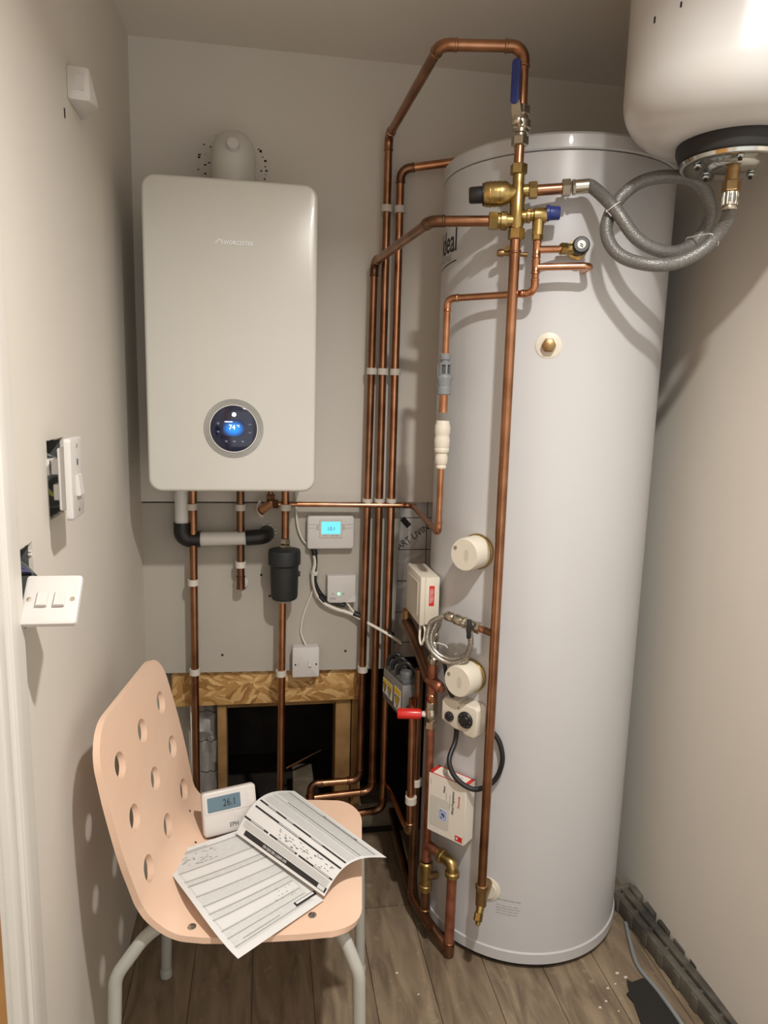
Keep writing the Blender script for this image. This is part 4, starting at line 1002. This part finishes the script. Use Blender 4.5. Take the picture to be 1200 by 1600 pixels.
g = G(); g.lathe((qx, qy, .038), (0, 0, 1), [(.0135, 0), (.0145, .001), (.0145, .004), (.0135, .005)], 18); g.lathe((qx, qy, 0.002), (0, 0, 1), [(.012, 0), (.0145, .004), (.0145, .036)], 18); part(la, 'solder_ring', g, 'copper_dark')

# ------------------------------------------------------------------ left wall fittings
ps = thing('sensor_box', 'small white box high on the left wall near the corner', 'box', (XL+.02, -.58, 1.925))
g = G(); t = bmesh.new()
for p in ((XL, -.636, 1.928), (-.033, -.630, 1.928), (-.033, -.630, 1.984), (XL, -.636, 1.984), (-.024, -.598, 1.929), (XL, -.523, 1.926), (XL, -.585, 1.984), (-.036, -.612, 1.984)): t.verts.new(p)
bmesh.ops.convex_hull(t, input=t.verts); bmesh.ops.bevel(t, geom=t.edges[:], offset=.0025, segments=2, profile=.5, affect='EDGES'); g._merge(t); part(ps, 'casing', g, 'white')
g = G(); g.box((-.05, -.6338, 1.957), (.016, .0012, .026), None, .0004, 1); part(ps, 'front_window', g, 'white')
g = G(); g.box((XL+.0004, -.66, 1.895), (.001, .006, .016), None); solo('wall_mark', g, 'hole', 'small dark scratch on the left wall below the sensor box', 'mark')

def metal_box(h, name, label):
    t = thing(name, label, 'box', (XL-.03, (h[0]+h[1])/2, h[2]))
    g = G(); x0 = XL-.045
    g.lohi((x0-.002, h[0]-.001, h[2]-.001), (x0, h[1]+.001, h[3]+.001))
    g.lohi((x0, h[0]+.0005, h[2]+.0005), (XL-.006, h[0]+.002, h[3]-.0005)); g.lohi((x0, h[1]-.002, h[2]+.0005), (XL-.006, h[1]-.0005, h[3]-.0005))
    g.lohi((x0, h[0]+.002, h[2]+.0005), (XL-.006, h[1]-.002, h[2]+.002)); g.lohi((x0, h[0]+.002, h[3]-.002), (XL-.006, h[1]-.002, h[3]-.0005))
    part(t, 'tray', g, 'dgrey'); return t
metal_box(HA, 'back_box', 'open metal back box in the wall behind the pulled-out upper switch plate')
metal_box(HB, 'back_box', 'open metal back box in the wall beside the door trim')

su = thing('switch_plate', 'upright white switch plate pulled out of the left wall', 'switch', (-.03, -.863, 1.21))
UM_ = FR(-.030, -.863, 1.276, 91)
g = G(); g.prism(rrect(.079, .130, .006, 5), -.006, .004, UM_, .003, 2); part(su, 'face_plate', g, 'white')
g = G(); g.box((0, .010, .0), (.060, .014, .10), UM_, .002, 1); part(su, 'rear_block', g, 'white')
for z, y in ((.018, .028), (.016, .042), (-.024, .026)):
    g = G(); g.box((.012, y, z), (.030, .011, .026), UM_, .001, 1); part(su, 'terminal', g, 'white')
rocker(su, UM_, 0, -.012, .026, .034, -.007)
g = G(); g.box((.0, -.0064, .026), (.007, .0008, .010), UM_); part(su, 'neon_window', g, 'dgrey')
for z in (.052, -.052):
    g = G(); g.lathe((0, -.006, z), (0, -1, 0), [(.0035, 0), (.0035, .0006), (0, .0007)], 12, UM_); part(su, 'screw', g, 'nickel')
for k, (m_, pts) in enumerate((('dgrey', [(-.055, -.85, 1.318), (-.06, -.835, 1.300), (-.045, -.845, 1.292), (-.03, -.855, 1.288)]),
                               ('dgrey', [(-.09, -.84, 1.315), (-.072, -.83, 1.306), (-.05, -.845, 1.297), (-.03, -.86, 1.294)]),
                               ('wiregreen', [(-.09, -.855, 1.275), (-.068, -.848, 1.246), (-.05, -.845, 1.252), (-.035, -.855, 1.28)]),
                               ('dgrey', [(-.1, -.85, 1.23), (-.075, -.84, 1.225), (-.055, -.845, 1.23), (-.04, -.86, 1.24)]))):
    g = G(); g.sweep(spline(pts), .0035, 8); part(su, 'wire', g, m_)

ls = thing('light_switch', 'white two-rocker light switch hanging from its wires on the left wall', 'switch', (-.024, -1.035, 1.085))
SW = FR(-.0235, -1.037, 1.120, -1, -40)
g = G(); g.prism(rrect(.0765, .076, .005, 5), -.005, .004, SW, .003, 2); part(ls, 'face_plate', g, 'white')
g = G(); g.box((0, .010, 0), (.05, .014, .04), SW, .002, 1); part(ls, 'rear_block', g, 'white')
for x in (-.011, .0125): rocker(ls, SW, x, -.001, .0145, .022, -.006)
for x in (-.029, .029):
    g = G(); g.lathe((x, -.005, .0), (0, -1, 0), [(.0035, 0), (.0035, .0004), (0, .0005)], 14, SW); part(ls, 'screw', g, 'nickel')
for k, (m_, dx) in enumerate((('wirepurple', 0), ('wirepurple', .006), ('dgrey', -.004), ('black', .010))):
    g = G(); g.sweep(spline([(-.112, -.99-dx, 1.165), (-.085, -.985-dx, 1.160-dx), (-.06, -.995, 1.148), (-.045, -1.01, 1.130), (-.03, -1.025, 1.122)]), .0034, 8); part(ls, 'wire', g, m_)

# ------------------------------------------------------------------ pink plywood chair
CYAW = -7.5
fx = V((math.cos(rad(CYAW)), math.sin(rad(CYAW)), 0)); fy = V((-fx.y, fx.x, 0))
CF0 = V((.478, -.733, 0)); SEATZ = .455
def prof(s):
    """distance from the front edge along the shell -> (distance back, height)"""
    Ls, Rb, tilt, rec = .315, .085, rad(2.), rad(77.5)
    if s < Ls:
        drop = .010*max(0, 1-s/.06)**2
        return V((s*math.cos(tilt), SEATZ+.006-s*math.sin(tilt)-drop))
    x0, z0 = Ls*math.cos(tilt), SEATZ+.006-Ls*math.sin(tilt)
    ang = rec+tilt; L2 = Rb*ang
    def arc(t):
        return V((x0+Rb*(math.sin(t-tilt)+math.sin(tilt)), z0+Rb*(math.cos(tilt)-math.cos(t-tilt))))
    if s < Ls+L2: return arc((s-Ls)/Rb)
    e = arc(ang); k = s-Ls-L2
    return e+V((math.cos(rec), math.sin(rec)))*k
STOT = .315+.085*rad(79.5)+.325
def chair_pt(s, t):
    p = prof(s); return CF0-fx*p.x+fy*t+V((0, 0, p.y))
def outline():
    HWf, HWb = .212, .222
    pts = []
    def hw(s): return HWf+(HWb-HWf)*min(1, s/.3) if s < .45 else HWb-.012*(s-.45)/.35
    rf, rb = .07, .085
    for k in range(9):                       # front, far corner
        a = PI/2*k/8; pts.append((rf-rf*math.cos(a), (HWf-rf)+rf*math.sin(a)))
    for s in [rf+(STOT-rb-rf)*k/14 for k in range(1, 14)]:
        pin = .022*math.exp(-((s-.40)/.09)**2); pts.append((s, hw(s)-pin))
    for k in range(9):
        a = PI/2*k/8; pts.append((STOT-rb+rb*math.sin(a), (hw(STOT)-rb)+rb*math.cos(a)))
    return pts+[(s, -t) for s, t in reversed(pts)]
def shell():
    bm = bmesh.new(); loops = [outline()]
    for i in range(3):
        for j in range(3):
            c = (STOT-.098-.107*i, (.135-.135*j)); loops.append([(c[0]+.0245*math.cos(2*PI*k/28), c[1]+.0245*math.sin(2*PI*k/28)) for k in range(28)])
    ed = []
    for L in loops:
        vs = [bm.verts.new((s, t, 0)) for s, t in L]
        ed += [bm.edges.new((vs[k], vs[(k+1) % len(vs)])) for k in range(len(vs))]
    bmesh.ops.triangle_fill(bm, use_beauty=True, use_dissolve=False, edges=ed)
    for s in [.01, .02, .03, .045, .06]+[.31+.0085*k for k in range(17)]+[.5, .56, .62, .68, .74]:
        bmesh.ops.bisect_plane(bm, geom=bm.verts[:]+bm.edges[:]+bm.faces[:], plane_co=(s, 0, 0), plane_no=(1, 0, 0))
    for v in bm.verts: v.co = chair_pt(v.co.x, v.co.y)
    bmesh.ops.recalc_face_normals(bm, faces=bm.faces)
    f0 = max(bm.faces, key=lambda f: f.calc_area())
    up = [f for f in bm.faces if f.calc_center_median().x > .3]
    if sum(f.normal.z for f in up) > 0:
        bmesh.ops.reverse_faces(bm, faces=bm.faces)
    th = .0125
    top = {v: v.co.copy() for v in bm.verts}
    nrm = {v: v.normal.copy() for v in bm.verts}
    low = {v: bm.verts.new(v.co+v.normal*th) for v in list(bm.verts)}
    faces = list(bm.faces)
    bd = [e for e in bm.edges if len(e.link_faces) == 1]
    for f in faces: bm.faces.new([low[v] for v in f.verts])
    for e in bd:
        a, b = e.verts; bm.faces.new((a, b, low[b], low[a]))
    for f in faces: f.normal_flip()
    bmesh.ops.recalc_face_normals(bm, faces=bm.faces)
    g = G(); g.bm.free(); g.bm = bm; return g
ch = thing('chair', 'pink plywood chair with round holes in its back beside the left wall', 'chair', (CF0.x-.22, CF0.y+.03, 0))
part(ch, 'seat_shell', shell(), 'ply')
def CL(b, t, z): return CF0-fx*b+fy*t+V((0, 0, z))
ZU = SEATZ-.024
for (b0, t0, b1, t1, bo_) in ((.10, -.15, -.005, -.185, 0), (.10, .15, -.005, .20, 0), (.30, -.16, .47, -.19, 1), (.30, .16, .47, .19, 1)):
    kb = (b0+b1)/2*.5+b1*.5
    pts = [CL(b0, t0*.7, ZU), CL(b0+(b1-b0)*.55, t0+(t1-t0)*.3, ZU-.002), CL(b0+(b1-b0)*.92, t0+(t1-t0)*.8, ZU-.09), CL(b1, t1, 0.012)]
    s, _ = fillet(pts, .07, 12)
    g = G(); g.sweep(s, .0125, 16); lg = part(ch, 'leg', g, 'leg')
    g = G(); c = CL(b1, t1, 0); g.lathe(c, (0, 0, 1), [(.0115, 0), (.0145, .002), (.0145, .02), (.0125, .023)], 16); part(lg, 'foot_cap', g, 'leg')
for b0 in (.10, .30):
    g = G(); g.sweep([CL(b0, -.12, ZU), CL(b0, .12, ZU)], .0125, 14); part(ch, 'cross_tube', g, 'leg')
for (b, t) in ((.093, -.170), (.312, -.190), (.105, .16), (.312, .19)):
    p = chair_pt(b, t); g = G(); g.lathe(p-V((0, 0, .001)), (0, 0, 1), [(.0085, 0), (.0078, .0025), (.004, .0042), (0, .0046)], 18); part(ch, 'seat_bolt', g, 'chrome')
g = G()
random.seed(5)
for (s_, t_, r_) in ((.36, .045, .0028), (.345, .09, .0016), (.40, .12, .003)):
    p = chair_pt(s_, t_); q = chair_pt(s_+.002, t_)
    n = (chair_pt(s_, t_+.01)-p).cross(q-p).normalized()
    if n.z < 0: n = -n
    g.lathe(p, n, [(r_, -.0005), (r_, .0004), (0, .0005)], 9)
part(ch, 'knot_mark', g, 'hole')

# thermostat standing on the chair
SZ = SEATZ
rt = thing('room_thermostat', 'white digital room thermostat on its stand on the pink chair', 'thermostat', (.2, -.58, SZ))
RTM = FR(.198, -.592, .5015, 17, -17)
g = G(); g.prism(rrect(.120, .094, .008, 6), -.010, .010, RTM, .004, 3, True); part(rt, 'casing', g, 'white')
g = G(); g.prism(rrect(.112, .044, .005, 5, 0, .0215), -.0112, -.009, RTM, .001, 1); up_ = part(rt, 'upper_face', g, 'white')
g = G(); g.prism(rrect(.073, .031, .002, 3, -.013, .020), -.0118, -.0105, RTM); part(up_, 'screen', g, 'lcd_grey')
text_on(up_, 'temperature_digits', '26.1', .022, RTM, (-.001, -.0120, .019), 'ink', sx=.8)
for z in (.030, .016):
    g = G(); g.lathe((.042, -.0112, z), (0, -1, 0), [(.0055, 0), (.0055, .0008), (0, .0012)], 16, RTM); part(up_, 'button', g, 'white')
text_on(rt, 'brand_letters', 'EPH', .013, RTM, (.006, -.0103, -.030), 'ink', sx=.9)
g = G(); g.prism([(-.05, -.048), (.05, -.048), (.045, -.02), (-.045, -.02)], .008, .034, RTM, .002, 1); part(rt, 'stand', g, 'dgrey')
g = G(); g.box((0, .004, -.0478), (.108, .016, .004), RTM, .001, 1); part(rt, 'bottom_edge', g, 'dgrey')

# ------------------------------------------------------------------ gas record sheets on the chair
def sheet(name, label, S, nu, nv):
    """S(u,v) -> point; thin paper with printed parts laid on it"""
    t = thing(name, label, 'paper', S(.5, .5))
    g = G(); vs = [[g.bm.verts.new(S(i/nu, j/nv)) for j in range(nv+1)] for i in range(nu+1)]
    fs_ = [g.bm.faces.new((vs[i][j], vs[i+1][j], vs[i+1][j+1], vs[i][j+1])) for i in range(nu) for j in range(nv)]
    o = part(t, 'leaf', g, 'paper')
    return t
def SN(S, u, v):
    e = .004; n = (S(u+e, v)-S(u-e, v)).cross(S(u, v+e)-S(u, v-e)).normalized()
    return n if n.z > 0 else -n
def bars(t, S, name, rects, m, off=.0005):
    g = G()
    for (u0, u1, v0, v1) in rects:
        nu = max(1, int(abs(u1-u0)*24)); nv = max(1, int(abs(v1-v0)*24)); vs = []
        for i in range(nu+1):
            row = []
            for j in range(nv+1):
                u, v = u0+(u1-u0)*i/nu, v0+(v1-v0)*j/nv; row.append(g.bm.verts.new(S(u, v)+SN(S, u, v)*off))
            vs.append(row)
        for i in range(nu):
            for j in range(nv): g.bm.faces.new((vs[i][j], vs[i+1][j], vs[i+1][j+1], vs[i][j+1]))
    return part(t, name, g, m)
def paper_text(t, S, name, body, h, u, v, wu, wv, m, flip, off=.0009):
    """text centred on (u,v); h = size in v units; text runs along u"""
    g = text_mesh(body, 1., 'CENTER', 0., .01)
    for q in g.bm.verts:
        x, y = q.co.x*h*wu, q.co.y*h*wv
        uu, vv = u+flip*x, v+flip*y
        q.co = S(uu, vv)+SN(S, uu, vv)*off
    return part(t, name, g, m)

A_ = V((.066, -.692, .466)); B_ = V((.231, -.985, .464)); Cc = V((.388, -.858, .462)); D_ = V((.249, -.600, .462))
def S_low(u, v):     # u: A->B (long edge), v: towards C/D
    p = A_*(1-u)*(1-v)+B_*u*(1-v)+Cc*u*v+D_*(1-u)*v
    return p+V((-.010, -.006, 0))*4*u*(1-u)*(1-v)+V((0, 0, .0015+.012*math.sin(PI*u)**2*(1-v)**2 - 0*u))
lo_ = sheet('record_sheet', 'white lined form lying flat on the chair seat, overhanging its front edge', S_low, 20, 16)
bars(lo_, S_low, 'tinted_area', [(.05, .95, .06, .92)], 'paper_grey', .0004)
rows = [.06, .24, .34, .39, .50, .59, .66, .71, .80, .86, .93]
bars(lo_, S_low, 'ruled_line', [(u-.0035, u+.0035, .05, .9) for u in rows], 'ink_grey', .0006)
bars(lo_, S_low, 'blank_row', [(a+.012, b-.012, .07, .9) for a, b in ((.24, .34), (.39, .50), (.59, .66), (.71, .80))], 'paper', .0005)
for q_ in ((.905, .912, .16, .56), (.04, .046, .05, .45), (.385, .390, .06, .25)): bars(lo_, S_low, 'heading', [q_], 'ink_grey', .0008)
bars(lo_, S_low, 'dark_box', [(.885, .925, .74, .99)], 'ink', .0008)
bars(lo_, S_low, 'box_strip', [(.890, .908, .76, .97)], 'paper', .0010)
random.seed(21)
hand = []
for k in range(34):
    u = .07+.13*random.random(); v = .12+.36*random.random(); hand.append((u, u+.003, v, v+random.uniform(.01, .04)))
for k in range(14):
    u = .70+.12*random.random(); v = .62+.22*random.random(); hand.append((u, u+.003, v, v+random.uniform(.01, .03)))
bars(lo_, S_low, 'handwriting', hand, 'ink_pen', .0009)

E_ = V((.214, -.640, .474)); F_ = V((.388, -.862, .474)); G_ = V((.518, -.803, .503)); H_ = V((.344, -.528, .498))
def S_up(u, v):      # u: E->F (long edge), v: towards G/H
    p = E_*(1-u)*(1-v)+F_*u*(1-v)+G_*u*v+H_*(1-u)*v
    return p+V((0, 0, .030*math.sin(PI*min(1, v*1.0))**1.0*(1-.2*u)))+V((-.012, .008, 0))*math.sin(PI*v)
up2 = sheet('record_sheet', 'white gas safety form with black title bar curling over the other sheet', S_up, 16, 24)
bars(up2, S_up, 'tinted_area', [(.03, .97, .72, .95), (.05, .98, .50, .62), (.05, .97, .63, .70)], 'paper_grey', .0004)
bars(up2, S_up, 'title_bar', [(.08, .99, .030, .085)], 'ink', .0006)
bars(up2, S_up, 'section_bar', [(.0, .29, .185, .205), (.31, .62, .185, .205), (.64, .99, .185, .205), (.03, .99, .355, .378), (.02, .98, .455, .478), (.18, .97, .695, .706), (.03, .97, .885, .896), (.42, .78, .905, .922)], 'ink', .0006)
for q_ in ((.08, .24, .190, .200), (.40, .60, .190, .200), (.80, .96, .190, .200), (.32, .55, .361, .372), (.12, .22, .461, .472), (.34, .42, .461, .472), (.62, .74, .461, .472), (.45, .75, .909, .918)): bars(up2, S_up, 'section_strip', [q_], 'paper_grey', .0009)
bars(up2, S_up, 'ruled_line', [(.03, .98, v, v+.004) for v in (.10, .115, .13, .145, .16, .52, .545, .57, .60, .65, .67, .74, .77, .80, .83, .86)], 'ink_grey', .0006)
hand = []
for k in range(46):
    v = .215+.12*random.random(); u = .36+.58*random.random(); hand.append((u, u+random.uniform(.008, .03), v, v+.005))
bars(up2, S_up, 'handwriting', hand, 'ink_pen', .0009)
paper_text(up2, S_up, 'title_words', 'GAS SAFETY RECORD NO', .055, .44, .0575, .42, .68, 'paper', -1)
bars(up2, S_up, 'title_mark', [(.91, .975, .035, .080)], 'paper_grey', .0009)

# ------------------------------------------------------------------ floor items on the right
tr = thing('plastic_edging', 'dusty black interlocking plastic strip along the foot of the right wall', 'tray', (1.29, -.62, 0))
def WF(s): # along the wall from back to front
    return V((1.268+.028*(s/.40), -.385-s, 0))
dv = (WF(.4)-WF(0)).normalized(); yaw_t = math.degrees(math.atan2(dv.y, dv.x))
TMx = FR(1.268, -.385, 0, yaw_t)
g = G(); g.lohi((-.01, .012, .004), (.62, .033, .048), .002, TMx); part(tr, 'long_rail', g, 'tray')
g = G(); g.lohi((-.008, -.014, .001), (.62, .006, .044), .002, TMx); g.lohi((-.01, -.014, .001), (.005, .05, .050), .002, TMx); part(tr, 'inner_rail', g, 'tray')
for k in range(9):
    s0 = .004+.068*k
    g = G(); g.lohi((s0, .036, .004), (s0+.046, .056, .052), .002, TMx); g.lohi((s0+.012, .032, .004), (s0+.024, .040, .040), .001, TMx); part(tr, 'interlock_lug', g, 'tray')
    g = G(); g.lohi((s0+.010, -.018, .004), (s0+.034, -.012, .040), .001, TMx); part(tr, 'rib', g, 'tray')
    g = G(); g.lohi((s0+.012, .005, .004), (s0+.020, .013, .043), .0005, TMx); part(tr, 'web', g, 'tray')
cable('cable', 'grey flex lying on the floor beside the black plastic strip', [(1.255, -.47, .006), (1.225, -.56, .006), (1.212, -.62, .006), (1.222, -.70, .006), (1.226, -.80, .006), (1.222, -.95, .006)], .0055, 'grey')
g = G(); t = bmesh.new(); pl = [(1.156, -.668), (1.163, -.650), (1.171, -.660), (1.206, -.652), (1.216, -.70), (1.219, -.80), (1.215, -.95), (1.09, -.95), (1.128, -.80), (1.146, -.715), (1.141, -.690), (1.152, -.684)]  # thin dark shape with a ragged outline at floor level
lo = [t.verts.new((x, y, .0008)) for x, y in pl]; hi = [t.verts.new((x, y, .006)) for x, y in pl]
t.faces.new(lo[::-1]); t.faces.new(hi)
for k in range(len(pl)): t.faces.new((lo[k], lo[(k+1) % len(pl)], hi[(k+1) % len(pl)], hi[k]))
g._merge(t); solo('dark_floor_shape', g, 'rubber', 'flat black ragged-edged shape on the floor beside the grey flex', 'mat')
random.seed(9)
for (x, y) in ((1.105, -.665), (1.083, -.70), (1.13, -.655), (1.165, -.64), (1.10, -.73), (1.06, -.715), (1.15, -.625), (.64, -.62), (.60, -.55)):
    g = G(); s = random.uniform(.003, .006)
    g.box((x, y, s*.3), (s*1.5, s, s*.6), None, s*.15, 1)
    solo('plaster_crumb', g, 'putty', 'tiny white plaster crumb on the wooden floor', 'crumb', 'plaster crumbs on the floor')

# ------------------------------------------------------------------ light, world, camera
def area(name, loc, size, power, col, rot=(0, 0, 0), shape='DISK'):
    l = bpy.data.lights.new(name, 'AREA'); l.shape = shape; l.size = size; l.energy = power; l.color = col
    l.spread = rad(150)
    o = bpy.data.objects.new(name, l); COL.objects.link(o); o.location = loc; o.rotation_euler = rot; return o
area('ceiling_downlight', (.69, -1.64, ZC-.006), .07, 24.5, (1, .965, .912))
w = bpy.data.worlds.new('world'); SC.world = w; w.use_nodes = True
w.node_tree.nodes['Background'].inputs['Color'].default_value = (1, .975, .945, 1); w.node_tree.nodes['Background'].inputs['Strength'].default_value = 1.02

cam = bpy.data.cameras.new('camera'); co = bpy.data.objects.new('camera', cam); COL.objects.link(co)
cam.sensor_fit = 'VERTICAL'; cam.sensor_height = 24; cam.lens = 24*1114.27/1600; cam.clip_start = .02
right = V((.9864782, -.16171537, .0266251)); up = V((.000529737, .165599958, .986192868)); fwd = V((.16389167, .97284366, -.16344642))
co.matrix_world = Matrix(((right.x, up.x, -fwd.x, .27772), (right.y, up.y, -fwd.y, -2.08392), (right.z, up.z, -fwd.z, 1.42393), (0, 0, 0, 1)))
SC.camera = co
SC.view_settings.view_transform = 'Standard'; SC.view_settings.look = 'None'; SC.view_settings.gamma = 1; SC.view_settings.use_curve_mapping = False
SC.view_settings.exposure = .25
